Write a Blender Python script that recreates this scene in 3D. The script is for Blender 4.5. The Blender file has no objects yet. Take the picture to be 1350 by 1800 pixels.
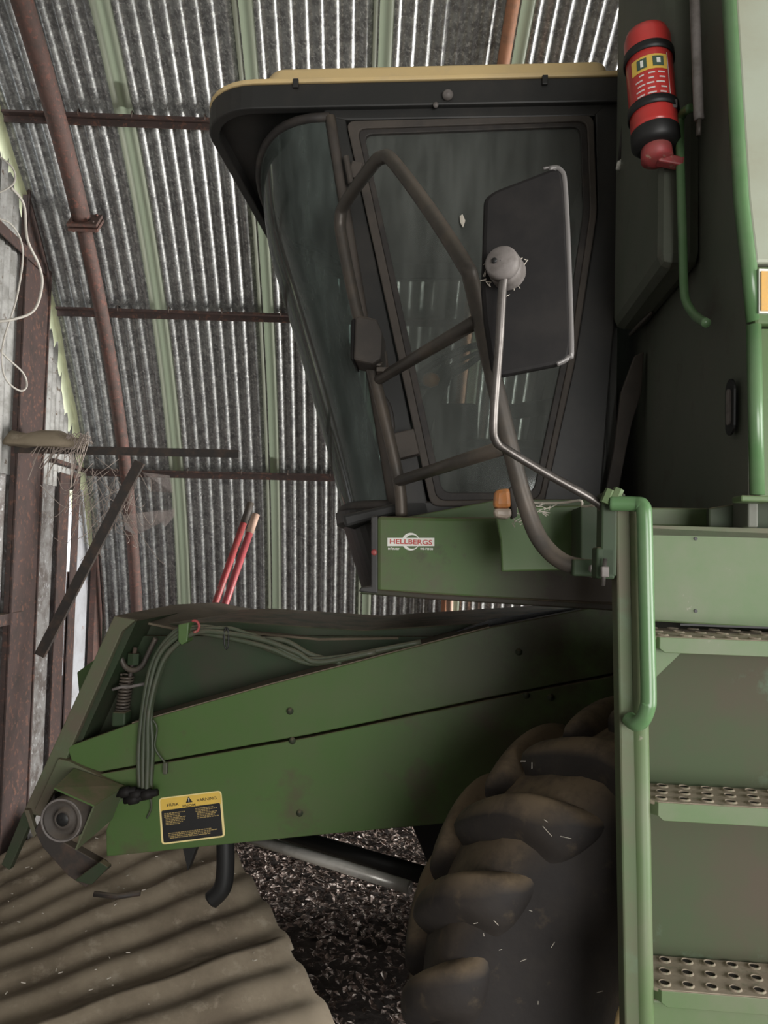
import bpy, math, random
from mathutils import Vector, Matrix
random.seed(7)
R = math.radians
scene = bpy.context.scene
col = scene.collection

# ------------------------------------------------------------------ camera
FPX = 1352.0
CAM = Vector((0, 0, 1.87))
YAW, PITCH, ROLL = 2.3, 3.4, 1.0
cam_rot = Matrix.Rotation(R(-YAW), 3, 'Z') @ Matrix.Rotation(R(90 + PITCH), 3, 'X') @ Matrix.Rotation(R(ROLL), 3, 'Z')
cd = bpy.data.cameras.new('camera'); cd.sensor_fit = 'HORIZONTAL'; cd.sensor_width = 36
cd.lens = FPX / 1350 * 36; cd.clip_start = .05; cd.clip_end = 200
cam = bpy.data.objects.new('camera', cd); col.objects.link(cam)
cam.matrix_world = Matrix.Translation(CAM) @ cam_rot.to_4x4()
scene.camera = cam

# ------------------------------------------------------------------ light
w = bpy.data.worlds.new('world'); scene.world = w; w.use_nodes = True
wn = w.node_tree.nodes['Background']
wn.inputs[0].default_value = (.93, .97, 1.0, 1); wn.inputs[1].default_value = 1.6

def area(name, loc, target, sx, sy, power, color):
    l = bpy.data.lights.new(name, 'AREA'); l.shape = 'RECTANGLE'; l.size = sx; l.size_y = sy
    l.energy = power; l.color = color
    o = bpy.data.objects.new(name, l); col.objects.link(o)
    d = Vector(target) - Vector(loc)
    o.matrix_world = Matrix.Translation(loc) @ d.to_track_quat('-Z', 'Z').to_matrix().to_4x4()
    return o
# daylight through end and side openings, plus an added far-aisle lamp
area('daylight_main_door', (6.25, -1.25, 1.85), (0, -1.25, 1.85), 5.3, 3.6, 520, (1, .985, .95))
area('daylight_side_door', (1.7, -3.75, 1.35), (.6, 2.5, 1.35), 3.2, 2.5, 210, (1, .98, .94))
area('far_aisle_fill', (6.25, 4.75, 1.6), (0, 4.75, 1.6), 1.8, 3.1, 1150, (1, .985, .95))  # added lamp, brighter than an open end would be, for rib contrast
scene.view_settings.view_transform = 'Standard'; scene.view_settings.look = 'None'
scene.view_settings.gamma = 1; scene.view_settings.use_curve_mapping = False
scene.view_settings.exposure = .32

# ------------------------------------------------------------------ frames and pixel helpers
MROT = Matrix.Rotation(R(-7.2), 3, 'Z') @ Matrix.Rotation(R(.75), 3, 'Y')
MINV = MROT.transposed()
def ray(px, py):
    return cam_rot @ Vector(((px - 675) / FPX, -(py - 900) / FPX, -1))
def M(px, py, v):                       # photo point -> machine coordinates on the machine plane at lateral distance v
    o = MINV @ CAM; d = MINV @ ray(px, py)
    return o + d * ((v - o.y) / d.y)
def WX(px, py, x): d = ray(px, py); return CAM + d * ((x - CAM.x) / d.x)
def WY(px, py, y): d = ray(px, py); return CAM + d * ((y - CAM.y) / d.y)
def WZ(px, py, z): d = ray(px, py); return CAM + d * ((z - CAM.z) / d.z)
def proj(p):                            # machine point -> photo point (used only while shaping the windscreen)
    q = cam_rot.transposed() @ (MROT @ Vector(p) - CAM)
    return 675 + FPX * q.x / -q.z, 900 - FPX * q.y / -q.z

ARC_Y, ARC_R = .86, 5.3                 # the shed is a half-round arch
def arc_hit(px, py, r=ARC_R):
    d = ray(px, py); o = CAM
    a = d.y**2 + d.z**2; b = 2 * ((o.y - ARC_Y) * d.y + o.z * d.z); c = (o.y - ARC_Y)**2 + o.z**2 - r * r
    t = (-b + math.sqrt(b * b - 4 * a * c)) / (2 * a)
    p = o + d * t
    return p, math.atan2(p.z, p.y - ARC_Y)
def arcp(x, th, r): return Vector((x, ARC_Y + r * math.cos(th), r * math.sin(th)))

# ------------------------------------------------------------------ materials
def srgb(r, g, b):
    f = lambda c: ((c / 255 + .055) / 1.055) ** 2.4 if c > 10 else c / 255 / 12.92
    return (f(r), f(g), f(b), 1)
def mat(name, base, rough=.6, metal=0., second=None, scale=6., thr=(.45, .65), dust=None, dust_n=(.35, .9), third=None, scale3=30., thr3=(.55, .62),
        bump=0., bscale=60., spec=.5, stretch=None, brown_end=None):
    m = bpy.data.materials.new(name); m.use_nodes = True
    nt = m.node_tree; N = nt.nodes; L = nt.links; b = N['Principled BSDF']
    b.inputs['Roughness'].default_value = rough; b.inputs['Metallic'].default_value = metal
    b.inputs['Specular IOR Level'].default_value = spec
    tc = N.new('ShaderNodeTexCoord'); vec = tc.outputs['Object']
    if stretch:
        mp = N.new('ShaderNodeMapping'); mp.inputs['Scale'].default_value = stretch; L.new(vec, mp.inputs[0]); vec = mp.outputs[0]
    cur = None
    def mix(fac, a, bcol):
        x = N.new('ShaderNodeMix'); x.data_type = 'RGBA'; L.new(fac, x.inputs[0])
        if a is None: x.inputs[6].default_value = base
        else: L.new(a, x.inputs[6])
        x.inputs[7].default_value = bcol
        return x.outputs[2]
    def noise(sc, t, det=6):
        n = N.new('ShaderNodeTexNoise'); n.inputs['Scale'].default_value = sc; n.inputs['Detail'].default_value = det
        n.inputs['Roughness'].default_value = .65; L.new(vec, n.inputs['Vector'])
        r = N.new('ShaderNodeMapRange'); r.inputs[1].default_value = t[0]; r.inputs[2].default_value = t[1]; L.new(n.outputs[0], r.inputs[0])
        return r.outputs[0]
    if second: cur = mix(noise(scale, thr), cur, second)
    if third: cur = mix(noise(scale3, thr3), cur, third)
    if brown_end:                                 # brown mottling, thickest towards the wheel end of the panel
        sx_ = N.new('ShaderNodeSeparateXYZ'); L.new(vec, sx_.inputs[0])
        r = N.new('ShaderNodeMapRange'); r.inputs[1].default_value = brown_end[0]; r.inputs[2].default_value = brown_end[1]; L.new(sx_.outputs[0], r.inputs[0])
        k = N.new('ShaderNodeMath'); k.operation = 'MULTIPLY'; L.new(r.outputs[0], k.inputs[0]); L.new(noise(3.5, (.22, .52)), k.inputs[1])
        cur = mix(k.outputs[0], cur, brown_end[2])
    if dust:
        g = N.new('ShaderNodeNewGeometry'); s = N.new('ShaderNodeSeparateXYZ'); L.new(g.outputs['Normal'], s.inputs[0])
        r = N.new('ShaderNodeMapRange'); r.inputs[1].default_value = dust_n[0]; r.inputs[2].default_value = dust_n[1]; L.new(s.outputs[2], r.inputs[0])
        k = N.new('ShaderNodeMath'); k.operation = 'MULTIPLY'; L.new(r.outputs[0], k.inputs[0]); L.new(noise(9, (.25, .55)), k.inputs[1])
        cur = mix(k.outputs[0], cur, dust)
    if cur is None: b.inputs['Base Color'].default_value = base
    else: L.new(cur, b.inputs['Base Color'])
    if bump:
        n = N.new('ShaderNodeTexNoise'); n.inputs['Scale'].default_value = bscale; n.inputs['Detail'].default_value = 4; L.new(vec, n.inputs['Vector'])
        bp = N.new('ShaderNodeBump'); bp.inputs['Strength'].default_value = bump; bp.inputs['Distance'].default_value = .01
        L.new(n.outputs[0], bp.inputs['Height']); L.new(bp.outputs[0], b.inputs['Normal'])
    return m
def glassy(name, tint, dustcol, dust_amt, rough=.08):
    m = bpy.data.materials.new(name); m.use_nodes = True
    nt = m.node_tree; N = nt.nodes; L = nt.links; out = N['Material Output']; N.remove(N['Principled BSDF'])
    tr = N.new('ShaderNodeBsdfTransparent'); tr.inputs[0].default_value = tint
    gl = N.new('ShaderNodeBsdfGlossy'); gl.inputs['Roughness'].default_value = rough
    fr = N.new('ShaderNodeFresnel'); fr.inputs[0].default_value = 1.45
    a = N.new('ShaderNodeMixShader'); L.new(fr.outputs[0], a.inputs[0]); L.new(tr.outputs[0], a.inputs[1]); L.new(gl.outputs[0], a.inputs[2])
    df = N.new('ShaderNodeBsdfDiffuse'); df.inputs[0].default_value = dustcol
    tc = N.new('ShaderNodeTexCoord'); mp = N.new('ShaderNodeMapping'); mp.inputs['Scale'].default_value = (9, 9, 1.6); L.new(tc.outputs['Object'], mp.inputs[0])
    n = N.new('ShaderNodeTexNoise'); n.inputs['Scale'].default_value = 3; n.inputs['Detail'].default_value = 8; L.new(mp.outputs[0], n.inputs['Vector'])
    r = N.new('ShaderNodeMapRange'); r.inputs[1].default_value = .3; r.inputs[2].default_value = .75
    r.inputs[3].default_value = dust_amt * .6; r.inputs[4].default_value = dust_amt * 1.4; L.new(n.outputs[0], r.inputs[0])
    c = N.new('ShaderNodeMixShader'); L.new(r.outputs[0], c.inputs[0]); L.new(a.outputs[0], c.inputs[1]); L.new(df.outputs[0], c.inputs[2])
    L.new(c.outputs[0], out.inputs[0])
    return m
def translucent(name, colr, tcol, fac=.6):
    m = bpy.data.materials.new(name); m.use_nodes = True
    nt = m.node_tree; N = nt.nodes; L = nt.links; out = N['Material Output']; b = N['Principled BSDF']
    b.inputs['Base Color'].default_value = colr; b.inputs['Roughness'].default_value = .45
    t = N.new('ShaderNodeBsdfTranslucent'); t.inputs[0].default_value = tcol
    x = N.new('ShaderNodeMixShader'); x.inputs[0].default_value = fac
    L.new(b.outputs[0], x.inputs[1]); L.new(t.outputs[0], x.inputs[2]); L.new(x.outputs[0], out.inputs[0])
    return m
DUST = (.20, .155, .105, 1)
MT = {
 'galv': mat('galvanised_steel', (.37, .375, .365, 1), .36, .5, second=(.19, .19, .19, 1), scale=22, thr=(.4, .62), third=(.62, .62, .60, 1), scale3=60, thr3=(.52, .66), bump=.06, bscale=40),
 'galv_unseen': mat('dark_unseen_steel', (.10, .095, .085, 1), .8, 0, second=(.14, .12, .10, 1), scale=4),  # for unseen surfaces, kept dark to cut bounce light in the shed
 'galv_pale': mat('weathered_pale_galvanised_steel', (.34, .335, .32, 1), .6, .25, second=(.21, .205, .19, 1), scale=10, thr=(.42, .62), third=(.10, .07, .05, 1), scale3=24, thr3=(.6, .68), bump=.08),
 'galv_stained': mat('stained_galvanised_steel', (.26, .25, .24, 1), .6, .3, second=(.13, .11, .10, 1), scale=9, thr=(.42, .6), third=(.45, .45, .45, 1), scale3=35, thr3=(.56, .68), bump=.1),
 'strip': translucent('green_tinted_fibreglass', (.40, .42, .33, 1), (.21, .235, .16, 1), .5),
 'gapstrip': translucent('yellow_gap_glow', (.75, .76, .52, 1), (.95, .96, .66, 1), .8),  # translucent yellow standing in for daylight in the gable gap
 'rust_pipe': mat('rusty_red_oxide_pipe', (.125, .072, .060, 1), .75, 0, second=(.085, .06, .052, 1), scale=14, third=(.19, .085, .065, 1), scale3=40, bump=.15),
 'orange_pipe': mat('orange_primer_pipe', (.50, .24, .14, 1), .7, 0, second=(.36, .19, .12, 1), scale=14, bump=.1),
 'brown_steel': mat('brown_painted_steel', (.070, .044, .039, 1), .65, 0, second=(.048, .034, .030, 1), scale=8, third=(.14, .07, .05, 1), scale3=30, dust=DUST),
 'dark_iron': mat('dark_iron', (.045, .038, .034, 1), .6, .2, second=(.09, .06, .045, 1), scale=12, dust=(.16, .13, .10, 1)),
 'panel_grey': mat('pale_grey_door_sheet', (.50, .51, .54, 1), .6, 0, second=(.40, .40, .42, 1), scale=5, third=(.28, .12, .07, 1), scale3=12, thr3=(.63, .7)),
 'ground': mat('dark_soil', (.035, .026, .022, 1), .95, 0, second=(.055, .042, .035, 1), scale=7, third=(.10, .08, .07, 1), scale3=50, thr3=(.58, .66), bump=.6, bscale=25),
 'leaf': mat('dry_leaves', (.15, .105, .085, 1), .7, 0, second=(.055, .036, .027, 1), scale=45, thr=(.46, .54), third=(.66, .58, .53, 1), scale3=38, thr3=(.545, .60)),
 'fibrecement': mat('dusty_fibre_cement', (.30, .245, .175, 1), .9, 0, second=(.19, .15, .105, 1), scale=2.5, third=(.38, .32, .24, 1), scale3=11, thr3=(.55, .68), bump=.12),
 'green': mat('green_paint', (.078, .138, .044, 1), .45, 0, second=(.094, .128, .056, 1), scale=3, thr=(.42, .68), third=(.095, .078, .052, 1), scale3=5, thr3=(.54, .74), dust=DUST, spec=.4),
 'green_box': mat('part_browned_green_paint', (.082, .142, .046, 1), .5, 0, brown_end=(M(790, 980, 2.2).x, M(960, 980, 2.2).x, (.060, .047, .034, 1)), second=(.100, .098, .060, 1), scale=2.6, thr=(.51, .70), third=(.075, .06, .045, 1), scale3=7, thr3=(.58, .72), dust=DUST, spec=.3),
 'green_feeder': mat('part_browned_green_guard', (.076, .136, .042, 1), .45, 0, second=(.092, .128, .054, 1), scale=3, thr=(.42, .68), third=(.095, .078, .052, 1), scale3=5, thr3=(.56, .76), brown_end=(M(640, 1250, 2.65).x, M(1000, 1250, 2.65).x, (.056, .041, .030, 1)), dust=DUST, spec=.25),
 'dust_plate': mat('dust_caked_plate', (.165, .132, .092, 1), .9, 0, second=(.115, .095, .065, 1), scale=6, third=(.10, .11, .06, 1), scale3=9, thr3=(.6, .72), bump=.2),
 'backing': mat('mud_splashed_green_sheet', (.060, .080, .042, 1), .7, 0, second=(.080, .066, .047, 1), scale=1.8, thr=(.38, .60), third=(.10, .14, .095, 1), scale3=7, thr3=(.60, .72), dust=DUST, spec=.2),
 'chrome_rod': mat('chromed_rod', (.62, .60, .56, 1), .3, .35, second=(.45, .43, .39, 1), scale=14),
 'wall_green': mat('dusty_glare_pale_green', (.105, .118, .090, 1), .55, 0, second=(.125, .128, .105, 1), scale=3, thr=(.4, .66), third=(.085, .075, .06, 1), scale3=8, thr3=(.58, .75), dust=DUST, spec=.35),  # dusty grey-green, lightened further to paint in veiling glare
 'green_dusty': mat('dusty_green_paint', (.095, .130, .066, 1), .6, 0, second=(.125, .105, .075, 1), scale=2.2, thr=(.40, .60), third=(.11, .15, .09, 1), scale3=9, thr3=(.58, .72), dust=DUST, spec=.3),
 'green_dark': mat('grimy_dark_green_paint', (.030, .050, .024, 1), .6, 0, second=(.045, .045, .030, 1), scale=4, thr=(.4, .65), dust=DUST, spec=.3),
 'green_grime': mat('oily_brown_grime_on_green', (.035, .050, .022, 1), .55, 0, second=(.040, .030, .022, 1), scale=2.2, thr=(.40, .58), third=(.06, .035, .03, 1), scale3=5, thr3=(.55, .7), dust=DUST, spec=.3),
 'green_light': mat('lighter_green_paint', (.098, .155, .064, 1), .5, 0, second=(.135, .16, .092, 1), scale=4, spec=.35, thr=(.42, .66), third=(.26, .25, .19, 1), scale3=16, thr3=(.66, .72), dust=(.32, .27, .20, 1)),  # a lighter tone of the green, with random pale flecks
 'green_rail': mat('glossy_green_rail_paint', (.10, .20, .085, 1), .28, 0, second=(.13, .22, .11, 1), scale=7, third=(.17, .12, .075, 1), scale3=14, thr3=(.68, .73)),
 'tank_side': mat('pale_green_panel', (.36, .39, .31, 1), .55, 0, second=(.33, .34, .26, 1), scale=4, third=(.30, .28, .22, 1), scale3=10, thr3=(.68, .74)),  # paler than the other green panels
 'tread': mat('dusty_step_plate', (.38, .315, .24, 1), .85, 0, second=(.30, .25, .185, 1), scale=12, third=(.17, .20, .12, 1), scale3=18, thr3=(.58, .7), bump=.15),
 'hole': mat('dark_hole', (.02, .016, .012, 1), .9),
 'yellow': mat('faded_yellow_roof', (.74, .55, .27, 1), .5, 0, second=(.66, .50, .27, 1), scale=5),
 'cab_black': mat('dusty_black_cab', (.022, .022, .021, 1), .5, 0, second=(.035, .032, .029, 1), scale=4, dust=(.10, .085, .07, 1)),
 'cab_brown': mat('dust_browned_frame', (.075, .062, .052, 1), .7, 0, second=(.05, .043, .038, 1), scale=6, dust=(.15, .12, .09, 1)),
 'cab_inner': mat('grey_cab_lining', (.07, .07, .065, 1), .8),
 'rubber': mat('black_rubber_seal', (.03, .026, .024, 1), .65, 0, second=(.055, .045, .038, 1), scale=9),
 'tyre': mat('dusty_tyre_rubber', (.020, .016, .0145, 1), .75, 0, second=(.032, .025, .020, 1), scale=5, third=(.085, .062, .038, 1), scale3=14, thr3=(.60, .78), dust=(.20, .145, .09, 1), dust_n=(.15, .9), bump=.15, bscale=30),
 'glass': glassy('dusty_door_glass', (.80, .83, .81, 1), (.20, .21, .195, 1), .30),
 'glass_ws': glassy('dusty_green_windscreen', (.38, .46, .44, 1), (.16, .19, .175, 1), .40),
 'rail': mat('dusty_dark_tube', (.075, .066, .057, 1), .45, .3, second=(.11, .09, .072, 1), scale=9, dust=(.17, .14, .11, 1)),
 'mirror_shell': mat('black_plastic', (.013, .012, .012, 1), .6, 0, second=(.020, .018, .017, 1), scale=8, spec=.15),
 'mirror_rim': mat('grey_rubber_rim', (.16, .15, .145, 1), .35, .2),
 'knob': mat('grey_plastic', (.19, .17, .16, 1), .6, 0, second=(.12, .105, .095, 1), scale=25),
 'chrome': mat('worn_chrome_tube', (.17, .155, .145, 1), .38, .75, second=(.09, .08, .072, 1), scale=14),
 'orange': mat('orange_lens', (.62, .24, .07, 1), .35, 0, second=(.50, .22, .09, 1), scale=60, dust=(.5, .33, .2, 1)),
 'clear_lens': mat('clear_lens', (.48, .40, .33, 1), .3),
 'red': mat('red_enamel', (.55, .045, .04, 1), .28, 0, second=(.48, .05, .045, 1), scale=8),
 'red_old': mat('dusty_red_paint', (.40, .055, .06, 1), .5, 0, second=(.26, .08, .07, 1), scale=14, third=(.36, .24, .18, 1), scale3=30, thr3=(.62, .68)),
 'red_pink': mat('scuffed_red_paint', (.42, .075, .085, 1), .5, 0, second=(.34, .07, .075, 1), scale=12, third=(.40, .25, .20, 1), scale3=30, thr3=(.64, .7)),
 'bare': mat('bare_wood_tip', (.50, .33, .25, 1), .7),
 'black': mat('matt_black', (.012, .012, .012, 1), .5),
 'white': mat('white_print', (.80, .80, .74, 1), .6),
 'offwhite': mat('off_white_cable', (.62, .58, .52, 1), .5),
 'lettering_red': mat('red_print', (.50, .05, .04, 1), .6),
 'sign_yellow': mat('yellow_sticker', (.75, .50, .09, 1), .5, 0, second=(.68, .46, .10, 1), scale=20),
 'sign_rim': mat('pale_yellow_sticker_border', (.85, .70, .32, 1), .5),
 'sign_text': mat('dull_gold_print', (.36, .26, .10, 1), .6),
 'sign_pale': mat('pale_print', (.70, .62, .60, 1), .6),
 'hose': mat('dusty_hose', (.055, .070, .042, 1), .5, 0, second=(.08, .08, .055, 1), scale=12, dust=(.17, .16, .11, 1)),
 'web': glassy('dusty_cobweb', (1, 1, 1, 1), (.45, .38, .35, 1), .28, .6),
 'straw': mat('straw', (.60, .55, .47, 1), .7),
 'white_icon': mat('icon_green', (.06, .10, .07, 1), .6),
 'reflector': mat('amber_reflector', (.72, .42, .12, 1), .35, 0, second=(.62, .38, .14, 1), scale=30),
 'twine': mat('grey_twine', (.36, .30, .26, 1), .8),
}

# ------------------------------------------------------------------ mesh builder
class MB:
    def __init__(s): s.v = []; s.f = []
    def add(s, vs, fs):
        n = len(s.v); s.v += [tuple(p) for p in vs]; s.f += [tuple(i + n for i in f) for f in fs]; return s
    def box(s, c, size, rot=None):
        c = Vector(c); h = Vector(size) / 2
        vs = [Vector((x * h.x, y * h.y, z * h.z)) for x in (-1, 1) for y in (-1, 1) for z in (-1, 1)]
        if rot is not None: vs = [rot @ p for p in vs]
        return s.add([c + p for p in vs], [(0, 1, 3, 2), (4, 6, 7, 5), (0, 4, 5, 1), (2, 3, 7, 6), (0, 2, 6, 4), (1, 5, 7, 3)])
    def prism(s, poly, d):                     # polygon of 3-D points swept along d
        d = Vector(d); n = len(poly); a = [Vector(p) for p in poly]
        return s.add(a + [p + d for p in a], [tuple(range(n)), tuple(range(2 * n - 1, n - 1, -1))] +
                     [(i, i + n, (i + 1) % n + n, (i + 1) % n) for i in range(n)])
    def ring(s, outer, inner, d):              # frame between two outlines with the same number of points
        d = Vector(d); n = len(outer); O = [Vector(p) for p in outer]; I = [Vector(p) for p in inner]
        vs = O + I + [p + d for p in O] + [p + d for p in I]; fs = []
        for i in range(n):
            j = (i + 1) % n
            fs += [(i, j, n + j, n + i), (2 * n + i, 3 * n + i, 3 * n + j, 2 * n + j), (i, 2 * n + i, 2 * n + j, j), (n + i, n + j, 3 * n + j, 3 * n + i)]
        return s.add(vs, fs)
    def tube(s, pts, r, seg=10, closed=False):
        P = [Vector(p) for p in pts]; n = len(P)
        rr = r if isinstance(r, (list, tuple)) else [r] * n
        vs = []; fs = []; up = None
        for i in range(n):
            a = P[i - 1] if (i or closed) else P[i]; b = P[(i + 1) % n] if (i < n - 1 or closed) else P[i]
            t = (b - a).normalized()
            if up is None:
                up = t.orthogonal().normalized()
            up = (up - t * up.dot(t)).normalized(); sd = t.cross(up)
            for k in range(seg):
                an = 2 * math.pi * k / seg
                vs.append(P[i] + (up * math.cos(an) + sd * math.sin(an)) * rr[i])
        for i in range(n if closed else n - 1):
            j = (i + 1) % n
            for k in range(seg):
                l = (k + 1) % seg
                fs.append((i * seg + k, i * seg + l, j * seg + l, j * seg + k))
        if not closed: fs += [tuple(range(seg - 1, -1, -1)), tuple(range((n - 1) * seg, n * seg))]
        return s.add(vs, fs)
    def lathe(s, prof, c, axis, seg=32, cap=False):    # prof: (along axis, radius)
        c = Vector(c); ax = Vector(axis).normalized(); u = ax.orthogonal().normalized(); w_ = ax.cross(u); vs = []; fs = []
        for (t, r) in prof:
            for k in range(seg):
                a = 2 * math.pi * k / seg; vs.append(c + ax * t + (u * math.cos(a) + w_ * math.sin(a)) * r)
        n = len(prof)
        for i in range(n - 1):
            for k in range(seg):
                l = (k + 1) % seg; fs.append((i * seg + k, i * seg + l, (i + 1) * seg + l, (i + 1) * seg + k))
        if cap: fs += [tuple(range(seg - 1, -1, -1)), tuple(range((n - 1) * seg, n * seg))]
        return s.add(vs, fs)
    def grid(s, rows):
        n = len(rows[0]); vs = [p for r in rows for p in r]
        return s.add(vs, [(i * n + j, i * n + j + 1, (i + 1) * n + j + 1, (i + 1) * n + j) for i in range(len(rows) - 1) for j in range(n - 1)])
    def mesh(s, name, m, smooth=False):
        me = bpy.data.meshes.new(name); me.from_pydata(s.v, [], s.f); me.materials.append(MT[m]); me.validate()
        import bmesh
        bm = bmesh.new(); bm.from_mesh(me); bmesh.ops.recalc_face_normals(bm, faces=bm.faces); bm.to_mesh(me); bm.free()
        if smooth: me.polygons.foreach_set('use_smooth', [True] * len(me.polygons))
        return me
    def build(s, name, m, parent=None, smooth=False, bevel=0., solid=0.):
        o = bpy.data.objects.new(name, s.mesh(name, m, smooth)); col.objects.link(o)
        if parent is not None: o.parent = parent
        if solid:
            x = o.modifiers.new('solid', 'SOLIDIFY'); x.thickness = solid; x.offset = 0
        if bevel:
            x = o.modifiers.new('bevel', 'BEVEL'); x.width = bevel; x.segments = 2; x.limit_method = 'ANGLE'; x.angle_limit = R(40)
        return o
def smooth_path(pts, sub=6):
    P = [Vector(p) for p in pts]; out = []
    for i in range(len(P) - 1):
        p0 = P[max(i - 1, 0)]; p1 = P[i]; p2 = P[i + 1]; p3 = P[min(i + 2, len(P) - 1)]
        for k in range(sub):
            t = k / sub
            out.append(.5 * ((2 * p1) + (p2 - p0) * t + (2 * p0 - 5 * p1 + 4 * p2 - p3) * t * t + (3 * p1 - p0 - 3 * p2 + p3) * t**3))
    return out + [P[-1]]
def fillet(pts, r, sub=5):
    P = [Vector(p) for p in pts]; out = [P[0]]
    for i in range(1, len(P) - 1):
        a = P[i - 1] - P[i]; b = P[i + 1] - P[i]; q = min(r, a.length * .45, b.length * .45)
        s_ = P[i] + a.normalized() * q; e = P[i] + b.normalized() * q
        for k in range(sub + 1):
            t = k / sub; out.append(s_ * (1 - t)**2 + P[i] * 2 * t * (1 - t) + e * t * t)
    return out + [P[-1]]
def round_poly(pts, r, sub=4):
    P = [Vector(p) for p in pts]; out = []; n = len(P)
    for i in range(n):
        a = P[i - 1] - P[i]; b = P[(i + 1) % n] - P[i]; q = min(r, a.length * .45, b.length * .45)
        s_ = P[i] + a.normalized() * q; e = P[i] + b.normalized() * q
        for k in range(sub + 1):
            t = k / sub; out.append(s_ * (1 - t)**2 + P[i] * 2 * t * (1 - t) + e * t * t)
    return out
def empty(name, loc=(0, 0, 0), rot=None, parent=None):
    o = bpy.data.objects.new(name, None); col.objects.link(o); o.empty_display_size = .1
    o.matrix_world = Matrix.Translation(loc) @ (rot.to_4x4() if rot is not None else Matrix())
    if parent is not None: o.parent = parent
    return o
def tag(o, label=None, cat=None, group=None, kind=None):
    for k, x in (('label', label), ('category', cat), ('group', group), ('kind', kind)):
        if x: o[k] = x
    return o
def link(name, me, parent, mw=None):
    o = bpy.data.objects.new(name, me); col.objects.link(o); o.parent = parent
    if mw is not None: o.matrix_local = mw
    return o
def text(name, body, size, m, parent, mw, bold=0., squash=1., extrude=.0004, align='CENTER'):
    c = bpy.data.curves.new(name, 'FONT'); c.body = body; c.size = size; c.extrude = extrude; c.offset = bold
    c.align_x = align; c.align_y = 'CENTER'
    t = bpy.data.objects.new(name + '_curve', c); col.objects.link(t)
    bpy.context.view_layer.update()
    me = bpy.data.meshes.new_from_object(t.evaluated_get(bpy.context.evaluated_depsgraph_get()))
    bpy.data.objects.remove(t); bpy.data.curves.remove(c)
    me.materials.clear(); me.materials.append(MT[m]); me.name = name
    me.transform(Matrix.Diagonal((squash, 1, 1, 1)))
    return link(name, me, parent, mw)

# ================================================================== THE SHED
END_X = -1.95
PITCHW = .076
floor = MB().add([(-9, -9, 0), (14, -9, 0), (14, 12, 0), (-9, 12, 0)], [(0, 1, 2, 3)]).build('floor', 'ground'); tag(floor, kind='structure')

wall_back = empty('wall_back', (0, ARC_Y + ARC_R, 0)); tag(wall_back, kind='structure')
def under(o, p):                                   # parent, keeping the world position
    o.parent = p; o.matrix_parent_inverse = p.matrix_world.inverted() if p.matrix_world else Matrix()
    return o
bpy.context.view_layer.update()
_, th_hi = arc_hit(160, 163); _, th_lo = arc_hit(470, 818)
courses = [(-.02, th_lo + .012, 0), (th_lo - .012, th_hi + .012, .004), (th_hi - .012, R(102), .008)]
COLW = 9 * PITCHW
def corr_mesh(name, t0, t1, width, m, inset, phase=0., na=None, thick=.0):
    na = na or max(4, int((t1 - t0) * ARC_R / .16)); nx = int(round(width / PITCHW * 10)); rows = []
    for i in range(na + 1):
        th = t0 + (t1 - t0) * i / na; row = []
        for j in range(nx + 1):
            x = width * j / nx
            row.append(arcp(x, th, ARC_R - inset + .0115 * math.cos(2 * math.pi * x / PITCHW + phase)))
        rows.append(row)
    return MB().grid(rows).mesh(name, m, True)
# column edges: a strip edge is at photo (212, 250)
x_strip = arc_hit(214, 250)[0].x
ncol0 = -1
for ci, (t0, t1, ins) in enumerate(courses):
    sm = corr_mesh('corrugated_sheet', t0, t1, COLW - .62 * PITCHW, 'galv', ins)
    lm = corr_mesh('light_strip', t0, t1, 1.45 * PITCHW, 'strip', ins + .004, phase=-.62 * 2 * math.pi * 0 + math.pi * .9)
    w0 = x_strip - (END_X - .03)
    for c in range(-1, 9):
        x0 = x_strip + c * COLW
        if c == -1:
            o = link('corrugated_sheet', corr_mesh('corrugated_sheet', t0, t1, w0 + .02, 'galv', ins), None, None); o.location = (END_X - .03, 0, 0); under(o, wall_back); continue
        o = link('corrugated_sheet', sm, None, None); o.location = (x0 + 1.02 * PITCHW, random.uniform(-.003, .003), 0); under(o, wall_back)
        o = link('light_strip', lm, None, None); o.location = (x0, 0, 0); under(o, wall_back)
rows = []
for i in range(61):
    th = R(8) + R(92) * i / 60
    rows.append([arcp(END_X - .10, th, ARC_R - .012), arcp(END_X + .035 + .006 * math.sin(i * 1.3), th, ARC_R - .018)])
under(MB().grid(rows).build('gap_glow_sheet', 'gapstrip', None, True), wall_back)  # added sheet that makes the gap beside the end wall glow yellow
# purlins carried on the inside of the sheets, with hook bolts
hook = MB().tube([(0, -.028, -.01), (0, -.034, .01), (0, -.022, .028), (0, .02, .03)], .0035, 6).mesh('hook_bolt', 'dark_iron', True)
for (px, py, rr) in ((250, 209, 5.255), (350, 551, 5.255), (430, 833, 5.255)):
    p, th = arc_hit(px, py, rr)
    b = MB().box((0, 0, 0), (9.4, .04, .006)); b.box((0, .017, -.018), (9.4, .006, .04)); b.box((0, -.02, .004), (9.4, .005, .012))
    o = b.build('purlin', 'brown_steel'); o.location = (END_X + 4.75, p.y, p.z); under(o, wall_back)
    for k in range(9):
        h = link('hook_bolt', hook, None); h.location = (END_X + .42 + k * .345 + random.uniform(-.05, .05), p.y, p.z); under(h, wall_back)
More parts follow.
